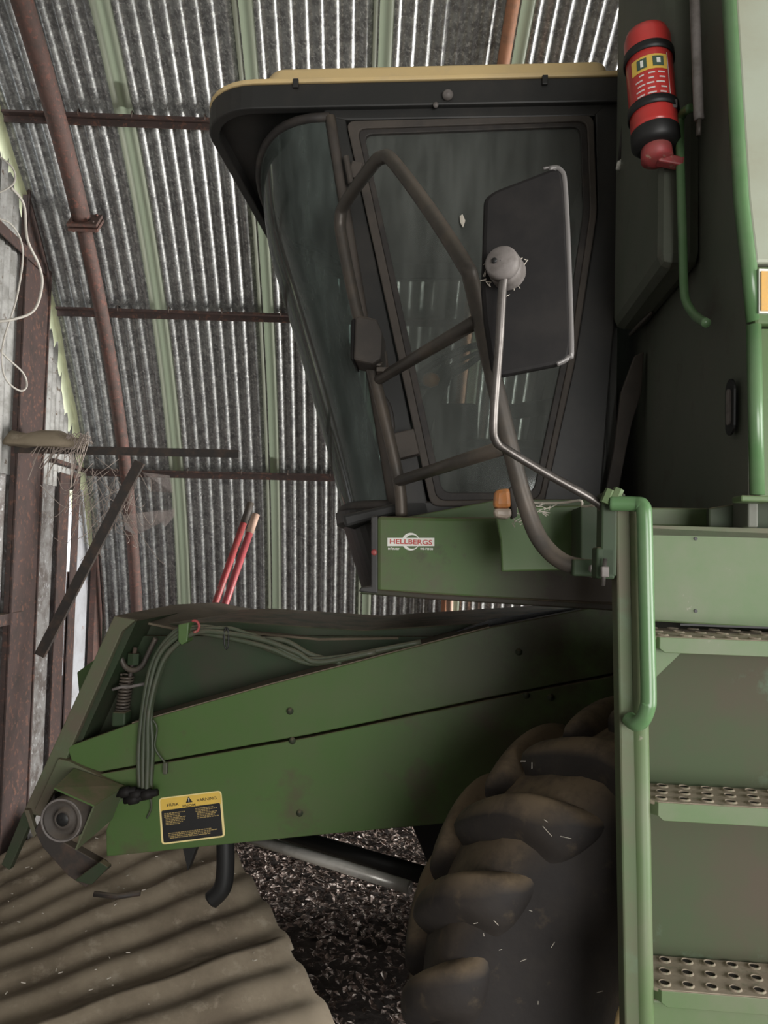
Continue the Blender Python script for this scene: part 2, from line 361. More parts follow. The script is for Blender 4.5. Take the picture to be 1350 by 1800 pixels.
# arch pipes
def arch_pipe(name, x, r_in, rad, m, t1=R(100)):
    n = 40; pts = [arcp(x, -.01 + (t1 + .01) * i / n, ARC_R - r_in) for i in range(n + 1)]
    return under(MB().tube(pts, rad, 12).build(name, m, None, True), wall_back)
xp = arc_hit(123, 300, ARC_R - .12)[0].x
n = 30; pj, thj = arc_hit(150, 392, ARC_R - .12)
pp = MB().tube([arcp(xp, thj + (R(100) - thj) * i / n, ARC_R - .12) for i in range(n + 1)], .052, 12).build('arch_pipe', 'rust_pipe', None, True); under(pp, wall_back)
pp = MB().tube([arcp(xp, -.01 + (thj + .01) * i / n, ARC_R - .12) for i in range(n + 1)], .042, 12).build('arch_pipe', 'rust_pipe', None, True); under(pp, wall_back)
tg = Vector((0, -math.sin(thj), math.cos(thj)))
fl = MB()
rm = Matrix((Vector((1, 0, 0)), Vector((0, math.cos(thj), math.sin(thj))), tg)).transposed()
for dz in (-.014, .014): fl.box(pj + tg * dz, (.17, .14, .018), rm)
for a in (-.06, .06):
    for b_ in (-.045, .045): fl.tube([pj + rm @ Vector((a, b_, -.035)), pj + rm @ Vector((a, b_, .035))], .009, 6)
under(fl.build('pipe_flange', 'rust_pipe', None, False, .002), wall_back)
arch_pipe('arch_pipe', arc_hit(893, 60, ARC_R - .06)[0].x, .06, .032, 'orange_pipe')

# the near half of the arch, over and behind the camera
# with a side door left open in its lower part
cb = MB()
for (x0, x1, i1) in ((END_X - .2, .1, 24), (.1, 3.3, 15), (3.3, 6.2, 24)):
    cb.grid([[arcp(x, R(98 + 82 * i / 24), ARC_R + .02) for x in (x0, x1)] for i in range(i1 + 1)])
ceil = cb.build('ceiling', 'galv_unseen', None, True); tag(ceil, kind='structure')
# unseen right-hand end, added with a wide and a narrow gap to shape the light
def end_slab(y0, y1, z0):
    P = [Vector((6.2, y0, z0)), Vector((6.2, y1, z0))] + [Vector((6.2, y1 + (y0 - y1) * k / 8, max(z0, math.sqrt(max(0, ARC_R**2 - (y1 + (y0 - y1) * k / 8 - ARC_Y)**2))))) for k in range(9)]
    return MB().prism(P, (.04, 0, 0))
wr = end_slab(-3.9, 1.4, 3.65)
for a_ in ((1.4, 3.85, 0), (3.85, 5.65, 3.15), (5.65, 6.15, 0), (-4.43, -3.9, 0)): q_ = end_slab(*a_); wr.add(q_.v, q_.f)
wr = wr.build('wall_right', 'galv_unseen'); tag(wr, kind='structure')

# end wall on the left: corrugated sheets between posts and girts
wall_left = empty('wall_left', (END_X, 3, 0)); tag(wall_left, kind='structure')
bpy.context.view_layer.update()
def end_sheet(y0, y1, z0, z1, m, phase=0., x=END_X, pitch=.076, amp=.009, jag=True):
    ny = int((y1 - y0) / pitch * 8); rows = []
    for j in range(ny + 1):
        y = y0 + (y1 - y0) * j / ny
        gap = .075 + .035 * math.sin(y * 17 + 1) + .02 * math.sin(y * 61) + .014 * math.sin(y * 140)
        rad = ARC_R - .02 - max(gap, .004)
        top = min(z1, math.sqrt(max(rad**2 - (y - ARC_Y)**2, .01)))
        zz = z0 if z0 < top else top - .01
        rows.append([Vector((x + amp * math.cos(2 * math.pi * y / pitch + phase), y, zz + (top - zz) * k / 6)) for k in range(7)])
    return under(MB().grid(rows).build('corrugated_sheet', m, None, True), wall_left)
ylist = [-4.4, -3.6, -2.8, -2.0, -1.2, -.4, .4, 1.2, 2.0, 2.75, 3.45, 4.12, 4.78, 5.42, 6.16]
for i in range(len(ylist) - 1):
    y0, y1 = ylist[i], ylist[i + 1] + .03
    end_sheet(y0, y1, 2.30, 6.0, 'galv_pale', i, END_X + .006 * (i % 2))
    if y0 < 4.6: end_sheet(y0, y1, 0, 2.36, 'galv_stained', i * .7, END_X - .02 + .006 * (i % 2))

def steel_post(name, y, wid, dep, m, z1, x=END_X, z0=-.02):
    b = MB(); b.box((x + .012 + dep / 2, y, (z0 + z1) / 2), (dep, wid, z1 - z0))
    for e in (-1, 1): b.box((x + .016 + dep, y + e * (wid / 2 - .008), (z0 + z1) / 2), (.012, .016, z1 - z0))     # raised lips of the channel
    return under(b.build(name, m), wall_left)
def zx(px, py, x=END_X): return WX(px, py, x)
pA = zx(40, 600, END_X + .05); pB = zx(86, 600, END_X + .05)
steel_post('wall_post', (pA.y + pB.y) / 2, abs(pB.y - pA.y), .03, 'brown_steel', zx(60, 222, END_X + .05).z)
for (px0, py0, px1, py1, s) in ((0, 128, 66, 216, .07), (0, 405, 150, 536, .06), (0, 1085, 20, 1095, .06)):
    a = zx(px0, py0, END_X + .05); b_ = zx(px1, py1, END_X + .05); z = (a.z + b_.z) / 2
    yend = math.sqrt((ARC_R - .06)**2 - z * z) + ARC_Y
    yend = min(yend, b_.y + .15)
    q = MB().box((END_X + .05, (yend + .5) / 2, z), (.008, yend - .5, s)); q.box((END_X + .03, (yend + .5) / 2, z + s / 2), (.05, yend - .5, .008))
    under(q.build('girt', 'brown_steel'), wall_left)
# lower hatch in the end wall: dark frame boards, pale sheet, red-brown post, bright slit between
def wall_strip(name, x0, x1, ytop, ybot, m, off, thick=.03):
    a = zx(x0, ytop, END_X + off); b_ = zx(x1, ytop, END_X + off); z0 = max(.0, zx((x0 + x1) / 2, ybot, END_X + off).z)
    q = MB().box((END_X + off - thick / 2, (a.y + b_.y) / 2, (a.z + z0) / 2), (thick, abs(b_.y - a.y), a.z - z0))
    return under(q.build(name, m), wall_left)
wall_strip('corrugated_sheet', 73, 106, 815, 1480, 'galv_stained', -.005, .004)
wall_strip('door_board', 107, 124, 830, 1440, 'brown_steel', .03, .008)
wall_strip('door_board', 131, 142, 830, 1440, 'brown_steel', .03, .008)
wall_strip('door_board', 119, 135, 1005, 1440, 'brown_steel', .012, .008)  # added board, placed to end the slit's glow partway down
wall_strip('hatch_sheet', 140, 175, 860, 1440, 'panel_grey', .0, .006)
wall_strip('hatch_post', 172, 186, 930, 1440, 'rust_pipe', .06, .04)
wall_strip('hatch_sheet', 186, 206, 900, 1440, 'panel_grey', .0, .006)
wall_strip('hatch_lintel', 100, 206, 806, 830, 'brown_steel', .055, .04)

# ================================================================== THE COMBINE
combine = empty('combine_harvester', (0, 0, 0), MROT)
tag(combine, 'green combine harvester with black cab and yellow roof parked in a corrugated shed', 'combine harvester')
bpy.context.view_layer.update()
def PP(poly, v): return [M(p[0], p[1], p[2] if len(p) > 2 else v) for p in poly]
def plate(name, poly, v, th, m, parent=combine, bevel=.004, rnd=0.):
    P = PP(poly, v)
    if rnd: P = round_poly(P, rnd)
    return MB().prism(P, (0, th, 0)).build(name, m, parent, False, bevel)
CV, CF, CC = 2.45, 3.95, 3.2            # cab near side, far side, centre

# ---- cab roof
uf = M(372, 215, 2.62).x; ur = M(1102, 150, CV).x; zb = M(700, 192, CV).z; zt = M(700, 149, CV).z
def plan(u0, u1, v0, v1, rf, rb, z):
    out = []
    for (cx, cy, r, a0) in ((u0 + rf, v0 + rf, rf, 180), (u1 - rb, v0 + rb, rb, 270), (u1 - rb, v1 - rb, rb, 0), (u0 + rf, v1 - rf, rf, 90)):
        for k in range(9): a = R(a0 + 90 * k / 8); out.append(Vector((cx + r * math.cos(a), cy + r * math.sin(a), z)))
    return out
ro = plan(uf, ur, CV - .02, CF + .02, .20, .03, zb); ri = plan(uf + .035, ur - .02, CV + .015, CF - .015, .175, .02, zb)
roof = MB().ring(ro, ri, (0, 0, zt - zb)).build('roof_rim', 'cab_black', combine, False, .006)
MB().prism(plan(uf + .03, ur - .02, CV + .01, CF - .01, .18, .02, zb + .045), (0, 0, .03)).build('roof_underside', 'cab_black', roof)
MB().ring(plan(uf - .003, ur + .003, CV - .026, CF + .026, .21, .03, zt), plan(uf + .06, ur - .05, CV + .04, CF - .04, .16, .02, zt), (0, 0, .016)).build('roof_edge_trim', 'yellow', roof, False, .004)
cu0 = M(448, 130, CV + .03).x; cu1 = M(1066, 120, CV + .03).x; cz1 = M(760, 114, CV + .03).z
cap = MB(); a = plan(cu0, cu1 + .02, CV, CF, .06, .04, zt); b_ = plan(cu0 + .045, cu1, CV + .03, CF - .03, .06, .04, cz1)
n = len(a); cap.add(a + b_, [(i, (i + 1) % n, n + (i + 1) % n, n + i) for i in range(n)] + [tuple(range(n, 2 * n))])
cap.build('roof_cap', 'yellow', combine, False, .01)
for (px, py) in ((520, 147), (958, 141)):
    MB().box(M(px, py, CV - .028), (.018, .012, .03)).build('rim_clip', 'cab_black', roof, False, .002)
MB().lathe([(0, .012), (.0, .016), (-.012, .018), (-.02, .012), (-.022, .001)], M(787, 170, CV - .02), (0, 1, 0), 16).build('roof_knob', 'knob', roof, True)
MB().lathe([(0, .008), (-.008, .009), (-.012, .001)], M(766, 186, CV - .02), (0, 1, 0), 12).build('roof_knob', 'knob', roof, True)

# ---- cab body: posts and header on both sides, rear wall, floor
def frame_side(v, th, nm):
    b = MB()
    z = lambda pts: [Vector((p.x, v, p.z)) for p in PP(pts, CV)]
    b.prism(z([(572, 203), (607, 208), (752, 888), (757, 906), (706, 906)]), (0, th, 0))
    b.prism(z([(1046, 198), (1100, 150), (1102, 330), (1078, 600), (1056, 888), (953, 888), (1008, 640), (1050, 372)]), (0, th, 0))
    b.prism(z([(560, 165), (1100, 152), (1047, 204), (607, 211), (572, 206)]), (0, th, 0))
    b.prism(z([(690, 880), (1060, 884), (1058, 915), (700, 915)]), (0, th, 0))
    return b.build(nm, 'cab_black', combine, False, .006)
cab = frame_side(CV, .05, 'cab_frame'); frame_side(CF - .05, .05, 'cab_frame')
zf = M(800, 905, CV).z
ub = M(1080, 500, CV).x
ul = M(705, 880, CV).x
b = MB(); b.box(((ul + ub) / 2, CC, zf - .03), (ub - ul, 1.5, .06)).build('cab_floor', 'cab_black', combine)
b = MB(); rw = ub - .02
b.box((rw, CC, zf + .25), (.03, 1.46, .5)); b.box((rw + .02, CV + .12, (zf + zb) / 2), (.03, .2, zb - zf)); b.box((rw + .02, CF - .12, (zf + zb) / 2), (.03, .2, zb - zf)); b.box((rw + .01, CC, zb - .1), (.03, 1.46, .22))
b.build('cab_rear_wall', 'cab_inner', combine)

# ---- windscreen: curved glass, found by fitting its outline
def lerp(a, b_, t): return a + (b_ - a) * t
near_e = [(580, 206), (690, 889)]
def left_at(py):
    pts = [(300, 456), (415, 470), (560, 512), (700, 552), (830, 585), (905, 604)]
    if py <= 300: return 456
    for (a, b_) in zip(pts, pts[1:]):
        if py <= b_[0]: return lerp(a[1], b_[1], (py - a[0]) / (b_[0] - a[0]))
    return 606 + (py - 905) * .25
rows = []; NT, NP = 14, 28; seal_top = []; seal_bot = []
for i in range(NT + 1):
    t = i / NT; A = M(lerp(580, 692, t), lerp(206, 890, t), CV)
    def pts(d): return [Vector((A.x - d * math.sin(math.pi * k / NP) ** .8, CC - (CC - CV) * math.cos(math.pi * k / NP), A.z)) for k in range(NP + 1)]
    lo, hi = .02, .8
    for _ in range(24):
        d = (lo + hi) / 2
        best = min((proj(q) for q in pts(d)), key=lambda q: q[0])
        if best[0] > left_at(best[1]): lo = d
        else: hi = d
    rows.append(pts(min(max(d, .12), .42)))
ws = MB().grid(rows).build('windscreen', 'glass_ws', combine, True)
MB().tube(rows[0], .016, 8).build('windscreen_seal', 'rubber', ws, True)
MB().tube(rows[-1], .02, 8).build('windscreen_seal', 'rubber', ws, True)
MB().tube([r[0] for r in rows], .018, 8).build('windscreen_seal', 'cab_brown', ws, True)
MB().tube([r[-1] for r in rows], .018, 8).build('windscreen_seal', 'cab_brown', ws, True)
# wiper-like dark arm inside the screen
MB().tube([M(520, 430, 2.9), M(560, 440, 2.75), M(596, 462, 2.6)], .008, 8).build('wiper_arm', 'black', ws, True)
MB().lathe([(0, .03), (.03, .035), (.06, .02)], M(528, 432, 2.92), (1, .3, 0), 14, True).build('wiper_motor', 'black', ws, True)
# cab nose under the screen, dark
nose_t = rows[-1]; nz = M(640, 1040, CV - .05).z
def nose_row(z, k): return [Vector((p.x + k * (.11), p.y, z)) for p in nose_t]
MB().grid([nose_row(nose_t[0].z - .01, -.25), nose_row(nose_t[0].z - .05, -.2), nose_row(nose_t[0].z - .06, .05), nose_row(nz, .7)]).build('cab_nose', 'cab_black', combine, False)

# ---- door: frame, seal, glass, hinges, latch plate
do = [(608, 212), (1044, 202), (1050, 372), (1010, 640), (955, 890), (757, 890)]
di = [(628, 226), (1032, 212), (1038, 372), (999, 636), (948, 878), (768, 880)]
dd = [(640, 236), (1020, 222), (1026, 372), (988, 632), (938, 866), (778, 866)]
door = MB().ring(round_poly(PP(do, CV - .012), .03), round_poly(PP(di, CV - .012), .03), (0, .03, 0)).build('door', 'cab_brown', combine, False, .004)
MB().ring(round_poly(PP(di, CV - .004), .03), round_poly(PP(dd, CV - .004), .03), (0, .02, 0)).build('door_seal', 'rubber', door, False, .003)
MB().prism(round_poly(PP(di, CV + .008), .03), (0, .005, 0)).build('door_glass', 'glass', door)
fd = [Vector((p.x, CF - .03, p.z)) for p in PP(do, CV)]
MB().prism(fd, (0, .005, 0)).build('far_door_glass', 'glass', combine)
MB().box((M(800, 850, CV).x, CF - .015, M(800, 700, CV).z), (.04, .03, .5)).build('far_door_frame', 'cab_black', combine)
for (px, py) in ((615, 297),):
    h = MB().tube([M(px - 7, py - 22, CV - .03), M(px + 2, py + 26, CV - .03)], .010, 10); h.box(M(px + 10, py + 2, CV - .02), (.035, .012, .055), Matrix.Rotation(R(12), 3, 'Y'))
    h.build('hinge', 'cab_brown', door, False, .002)
MB().prism(PP([(690, 762), (727, 753), (737, 797), (701, 806)], CV - .075), (0, .055, 0)).build('latch_cover', 'cab_brown', door, False, .004)
MB().tube(smooth_path([M(668, 690, CV - .04), M(684, 715, CV - .05), M(690, 750, CV - .05), M(686, 770, CV - .04), M(698, 820, CV - .03), M(705, 850, CV - .03)]), .008, 8).build('door_cable', 'rubber', door, True)

# ---- inside the cab: seat, steering wheel, console
seat = MB().box((M(900, 830, CC).x, CC, zf + .22), (.46, .5, .22)).build('operator_seat', 'cab_black', combine, False, .04)
MB().box((M(990, 750, CC).x, CC, zf + .58), (.13, .48, .62), Matrix.Rotation(R(10), 3, 'Y')).build('seat_back', 'cab_black', seat, False, .04)
MB().tube([(M(880, 760, CC).x, CC - .28, zf + .42), (M(960, 750, CC).x, CC - .28, zf + .45)], .03, 8).build('armrest', 'cab_black', seat, True)
sc_ = M(788, 645, CC - .05)
stw = MB().tube([sc_ + Matrix.Rotation(R(-28), 3, 'Y') @ Vector((.17 * math.cos(a), .17 * math.sin(a), 0)) for a in [2 * math.pi * k / 28 for k in range(28)]], .014, 8, True)
stw.build('steering_wheel', 'black', combine, True)
MB().tube([sc_, sc_ + Vector((-.10, 0, -.22)), (sc_.x - .2, CC, zf)], [.03, .045, .06], 10).build('steering_column', 'cab_inner', combine, True)
MB().box(sc_, (.32, .02, .012), Matrix.Rotation(R(-28), 3, 'Y')).build('wheel_spoke', 'black', combine)
MB().lathe([(-.03, .005), (-.02, .03), (0, .036), (.02, .03), (.03, .005)], M(757, 668, CC - .2), (0, 0, 1), 14).build('orange_knob', 'orange', combine, True)
MB().box(M(800, 800, CC), (.18, .12, .42)).build('control_console', 'cab_inner', combine, False, .02)

# ---- sill and deck strips under the cab
plate('cab_sill', [(601, 905), (694, 884), (697, 905), (640, 918), (606, 928)], CV - .06, .3, 'cab_black', bevel=.01)
plate('deck_edge', [(712, 909), (880, 877), (1060, 878), (1060, 925), (880, 925), (715, 915)], CV - .08, .06, 'green')

# ---- deck box with the dealer sticker
HV = 2.22
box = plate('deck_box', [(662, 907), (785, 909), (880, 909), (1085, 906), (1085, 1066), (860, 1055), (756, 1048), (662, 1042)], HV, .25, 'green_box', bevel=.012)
plate('deck_box_end', [(652, 908), (664, 906), (664, 1044), (630, 1040), (634, 1032), (652, 1030)], HV - .006, .24, 'cab_black', box, .004)
plate('underside_lip', [(640, 1034), (760, 1044), (1085, 1062), (1085, 1074), (760, 1054), (632, 1044)], HV - .004, .22, 'green_grime', box, .004)
MB().lathe([(0, .009), (-.004, .009), (-.006, .004), (-.006, .001)], M(658, 971, HV - .006), (0, 1, 0), 12).build('end_bolt', 'red_old', box, True)
plate('deck_panel', [(873, 893), (1066, 886), (1066, 1000), (882, 1005), (880, 950), (873, 915)], 1.95, .03, 'green', combine, .004)
plate('deck_corner', [(1020, 890), (1068, 884), (1068, 1000), (1020, 998)], 1.80, .13, 'green_dark', combine, .004)
def facing(px, py, v, rot=0.):
    return Matrix.Translation(M(px, py, v)) @ Matrix.Rotation(R(90), 4, 'X') @ Matrix.Rotation(R(rot), 4, 'Z')
sv = HV - .0015
s = MB().prism(PP([(681, 945.5), (763.5, 945.5), (763.5, 960), (681, 960)], sv), (0, .001, 0)).build('dealer_sticker', 'white', box)
cc = M(722, 952, sv); rr = .0255; seg = 36
cr = MB(); oo = [cc + Vector((rr * math.cos(2 * math.pi * k / seg), .0003, rr * math.sin(2 * math.pi * k / seg))) for k in range(seg)]
ii = [cc + Vector((.0040 + .0205 * math.cos(2 * math.pi * k / seg), .0003, -.0005 + .0200 * math.sin(2 * math.pi * k / seg))) for k in range(seg)]
cr.ring(oo, ii, (0, .0005, 0)).build('sticker_ring', 'white', box)
text('sticker_lettering', 'HELLBERGS', .0195, 'lettering_red', box, facing(722, 953, sv - .0008), .0003, 1.25)
text('sticker_lettering', 'MÖRARP', .0072, 'white', box, facing(692, 965, sv - .0004), .0003, 1.15)
text('sticker_lettering', '042-713 30', .0072, 'white', box, facing(750, 965, sv - .0004), .0003, 1.1)

# ---- marker lamp on the deck edge
lv = 1.78
lamp = plate('marker_lamp_base', [(895, 857), (903, 853), (908, 860), (909, 908), (900, 912)], lv, .05, 'rubber', bevel=.003)
plate('amber_lens', [(870, 860), (897, 856), (900, 893), (868, 893)], lv - .005, .055, 'orange', lamp, .010)
plate('clear_lens', [(868, 893), (900, 893), (900, 909), (890, 912), (870, 909)], lv - .005, .055, 'clear_lens', lamp, .008)
MB().tube(smooth_path([M(905, 878, lv + .02), M(940, 884, lv), M(985, 884, lv - .05), M(1020, 880, lv - .1), M(1024, 890, lv - .1), M(1045, 888, lv - .16)]), .003, 6).build('lamp_wire', 'straw', lamp, True)
wv = MB()
for k in range(26):
    a = M(random.uniform(900, 925), random.uniform(880, 925), lv + .02); wv.tube([a, a + Vector((random.uniform(-.02, .02), random.uniform(-.02, .02), random.uniform(-.02, .02)))], .0012, 4)
for k in range(14):
    a = M(random.uniform(945, 966), random.uniform(886, 903), lv - .02); wv.tube([a, a + Vector((random.uniform(-.02, .02), 0, random.uniform(-.01, .01)))], .0012, 4)
tag(wv.build('tangled_debris', 'straw', lamp), kind='stuff')

# ---- guard rail across the walkway
def GR(px, py, v): return M(px, py, v)
rail_pts = [GR(1042, 1000, 1.60), GR(990, 988, 1.62), GR(950, 950, 1.64), GR(925, 890, 1.65), GR(898, 790, 1.65), GR(862, 640, 1.66), GR(830, 500, 1.67), GR(815, 462, 1.68),
            GR(752, 365, 1.82), GR(690, 283, 1.98), GR(672, 277, 2.02), GR(655, 290, 2.06), GR(608, 355, 2.24), GR(598, 385, 2.28), GR(602, 425, 2.29), GR(628, 550, 2.30), GR(665, 690, 2.30), GR(700, 840, 2.30), GR(706, 908, 2.30)]
gr = MB().tube(smooth_path(rail_pts, 5), .0185, 12).build('guard_rail', 'rail', combine, True)
for (a, b_) in ((GR(664, 668, 2.30), GR(836, 566, 1.665)), (GR(700, 846, 2.30), GR(884, 787, 1.65))):
    MB().tube([a, b_], .0165, 10).build('rail_crossbar', 'rail', gr, True)
MB().box(GR(1035, 998, 1.60), (.07, .03, .035)).build('rail_foot', 'green_dark', gr, False, .004)

# ---- work lamp on the guard rail
wl = MB().prism(PP([(622, 560), (630, 553), (662, 560), (672, 585), (670, 630), (655, 640), (620, 632)], 2.20), (0, .13, 0)).build('work_lamp', 'cab_brown', combine, False, .008)
MB().prism(PP([(617, 562), (624, 558), (621, 634), (616, 630)], 2.19), (0, .15, 0)).build('lamp_face', 'mirror_shell', wl, False, .004)
br = MB().tube([M(650, 638, 2.24), M(668, 640, 2.24), M(668, 662, 2.27)], .010, 8); br.tube([M(678, 618, 2.2), M(681, 648, 2.22)], .004, 6); br.box(M(678, 652, 2.22), (.05, .04, .012))
br.build('lamp_bracket', 'rail', wl)

# ---- mirror on its bent arm
MV = 1.50
mo = [(851, 348), (868, 334), (975, 293), (989, 300), (996, 345), (1006, 600), (1001, 630), (985, 640), (880, 661), (864, 650), (850, 560), (846, 505)]
mp_ = round_poly(PP(mo, MV), .012)
mirror = MB().prism(mp_, (0, .028, 0)).build('mirror_shell', 'mirror_shell', combine, False, .008)
rim_o = [M(*q, MV + .006) for q in ((965, 297), (985, 300), (994, 345), (1004, 600), (998, 628), (978, 640))]
MB().tube(smooth_path(rim_o, 5), .006, 8).build('mirror_rim', 'mirror_rim', mirror, True)
MB().tube(smooth_path([p + Vector((-.012, -.002, 0)) for p in rim_o], 5), .003, 6).build('mirror_rim', 'mirror_rim', mirror, True)
kc = M(890, 474, MV - .03)
kd = (Vector((-.35, -1, .05))).normalized()
kb = MB().lathe([(-.02, .034), (.0, .034), (.018, .033), (.02, .031), (.022, .033), (.036, .032), (.042, .028), (.044, .001)], kc, kd, 24, False).build('mirror_knob', 'knob', mirror, True)
for dx in (-.011, .014):
    MB().lathe([(0, .0055), (.002, .0055), (.002, .0005)], kc + kd * .043 + Vector((dx, 0, .006 if dx > 0 else 0)), kd, 10).build('knob_hole', 'black', mirror, True)
arm = [M(893, 474, MV - .05), M(884, 500, MV - .055), M(878, 600, MV - .05), M(868, 740, MV - .03), M(872, 775, MV - .02), M(890, 790, MV - .01), M(960, 832, MV - .0), M(1045, 880, MV + .01), M(1062, 900, MV + .02)]
MB().tube(smooth_path(arm, 6), [.0085] * 49, 10).build('mirror_arm', 'chrome', combine, True)
fz = MB()
for k in range(40):
    a = 2 * math.pi * random.random(); p = kc + Vector((.04 * math.cos(a), random.uniform(0, .03), .04 * math.sin(a)))
    fz.tube([p, p + Vector((random.uniform(-.012, .012), 0, random.uniform(-.012, .012)))], .0008, 4)
tag(fz.build('dust_web', 'straw', mirror), kind='stuff')

# ---- boarding ladder: post, grab rail, treads, backing
LV = 1.50
post = MB()
pl = PP([(1082, 893), (1108, 889), (1128, 1800), (1098, 1800)], LV); 
def ext(a, b_, z): t = (z - a.z) / (b_.z - a.z); return a + (b_ - a) * t
pl = [pl[0], pl[1], ext(pl[1], pl[2], .35), ext(pl[0], pl[3], .35)]
ladder = post.prism(pl, (0, .05, 0)).build('ladder_post', 'green_dusty', combine, False, .004)
t0, t1 = M(1117, 892, LV + .012), M(1131, 1700, LV + .012)
MB().tube([t0, t1, ext(t0, t1, .35)], .0175, 14).build('ladder_tube', 'green_light', ladder, True)
gpts = [M(1072, 885, LV - .02), M(1115, 886, LV - .03), M(1129, 890, LV - .04), M(1133, 915, LV - .045), M(1136, 1050, LV - .045), M(1140, 1215, LV - .045), M(1138, 1244, LV - .045), M(1130, 1264, LV - .04), M(1118, 1272, LV - .03), M(1106, 1264, LV - .01)]
MB().tube(smooth_path(gpts, 6), .0145, 12).build('grab_rail', 'green_rail', combine, True)
cl = MB(); cl.box(M(1066, 940, LV + .02), (.03, .05, .16)); cl.box(M(1060, 990, LV + .02), (.035, .05, .06)); cl.box(M(1078, 877, LV), (.04, .03, .02))
clamp = cl.build('post_clamp', 'green_dark', combine, False, .004)
for (px, py) in ((1068, 873), (1083, 871)):
    MB().lathe([(-.014, .010), (.014, .010)], M(px, py, LV - .02), (.4, 0, 1), 6, True).build('clamp_nut', 'green_light', clamp)
MB().tube([M(1064, 982, LV - .02), M(1060, 1030, LV - .02)], .004, 8).build('clamp_bolt', 'chrome', clamp, True)
MB().box(M(1063, 1005, LV - .02), (.014, .014, .02)).build('clamp_nut', 'knob', clamp, False, .002)

collar = MB().lathe([(0, .0125), (.0028, .0108), (.0030, .0092), (-.0005, .0088)], (0, 0, 0), (0, 0, 1), 12)
collar_me = collar.mesh('grip_collar', 'tread', True)
hole_me = MB().lathe([(0, .0090), (.0012, .0090), (.0012, .0003)], (0, 0, 0), (0, 0, 1), 12).mesh('grip_hole', 'hole')
UR = 1.25
def tread(pyf, pxf, pyb, drop, nose=True):
    f = M(pxf, pyf, LV + .0); bz = f.z
    d_ = M(pxf, pyb, LV); 
    # depth where the plate's back edge is seen
    lo, hi = LV, LV + .5
    for _ in range(30):
        mid = (lo + hi) / 2; q = proj((f.x, mid, bz))[1]
        if q > pyb: lo = mid
        else: hi = mid
    dep = lo - LV
    u0 = f.x
    b = MB().prism([(u0 + .02, LV, bz), (UR, LV, bz), (UR, LV + dep, bz), (u0 - .005, LV + dep, bz), (u0, LV + .02, bz)], (0, 0, -.008))
    st = b.build('ladder_step', 'tread', combine, False, .002)
    lip = MB().prism([(u0 + .02, LV - .002, bz - .001), (UR, LV - .002, bz - .001), (UR, LV - .002, bz - drop), (u0 + .03, LV - .002, bz - drop), (u0 + .02, LV - .002, bz - drop * .75)], (0, .006, 0))
    lip.prism([(u0 + .02, LV - .002, bz - .001), (u0 - .002, LV + .03, bz - .001), (u0 - .002, LV + .03, bz - drop * .8), (u0 + .02, LV - .002, bz - drop * .75)], (.006, .003, 0))
    lip.build('step_edge', 'green_light', st, False, .001)
    for r_ in range(3):
        k = 0; x = u0 + .055 + (2 - r_) * -.012
        while x < UR - .03:
            y = LV + .022 + r_ * (dep - .04) / 2
            o = link('grip_collar', collar_me, st); o.location = (x, y, bz)
            o = link('grip_hole', hole_me, st); o.location = (x, y, bz)
            x += .0425; k += 1
    return st, bz, dep
s1 = tread(1118, 1140, 1101, .030); s2 = tread(1408, 1137, 1375, .034); s3 = tread(1738, 1143, 1676, .03)
bk = LV + min(s1[2], s2[2], s3[2]) - .002
bk = LV + .125
# backing sheet behind the treads, kick box under the lowest, gusset under the top tread
u0b = M(1118, 1400, bk).x
MB().box(((u0b + UR) / 2, bk + .02, (s1[1] + s3[1]) / 2 - .02), (UR - u0b, .03, s1[1] - s3[1] + .02)).build('ladder_backing', 'backing', combine)
MB().box(((M(1145, 1760, LV).x + UR) / 2, LV + .07, s3[1] - .03 - .16), (UR - M(1145, 1760, LV).x, .12, .33)).build('kick_box', 'green_light', combine, False, .004)
MB().prism([M(1140, 1135, LV + .02), M(1205, 1140, LV + .02), M(1148, 1195, LV + .02)], (0, .006, 0)).build('step_gusset', 'green_light', combine)

# ---- platform face right of the ladder
plate('platform_face', [(1138, 925), (1400, 936), (1400, 1108), (1138, 1092)], LV + .13, .03, 'green_light', bevel=.004)
MB().box((.9, LV + .14, M(1200, 1098, LV + .13).z), (.9, .02, .004)).build('platform_seam', 'black', combine)
for (px, py) in ((1223, 947), (1223, 1074)):
    MB().lathe([(0, .0035), (-.002, .0035), (-.002, .0002)], M(px, py, LV + .129), (0, 1, 0), 10).build('rivet_hole', 'black', combine)
pz = M(1200, 925, LV + .13).z
MB().prism([(M(1138, 925, LV + .13).x, LV + .13, pz), (1.5, LV + .13, pz), (1.5, 2.45, pz), (.30, 2.45, pz), (.30, 2.0, pz)], (0, 0, -.02)).build('walkway_floor', 'green_dusty', combine)
plate('walkway_kick_plate', [(1125, 892), (1246, 893), (1246, 926), (1125, 924)], 1.80, .02, 'green_light')
plate('rear_kick_plate', [(1246, 893), (1330, 880), (1400, 880), (1400, 935), (1246, 927)], 1.68, .02, 'green_dark')

# ---- body behind the cab: front wall, corner posts, pale tank side
uc_hi = [M(1291, 0, 1.64), M(1313, 350, 1.58), M(1326, 462, 1.56)]
pc = M(1329, 700, 1.56)
ZT = 3.7
def at_z(a, b_, z): t = (z - a.z) / (b_.z - a.z); return a + (b_ - a) * t
top_c = at_z(uc_hi[0], uc_hi[1], ZT)
iu = M(1150, 600, 2.35)
wl_ = [Vector((pc.x, 1.60, pz)), Vector((pc.x, 1.60, uc_hi[2].z)), Vector((top_c.x, at_z(uc_hi[0], uc_hi[1], ZT).y + .02, ZT)), Vector((top_c.x, 4.2, ZT)), Vector((pc.x, 4.2, uc_hi[2].z)), Vector((pc.x, 4.2, pz))]
front = MB().prism(wl_, (.02, 0, 0)).build('body_front_wall', 'wall_green', combine, False, .003)
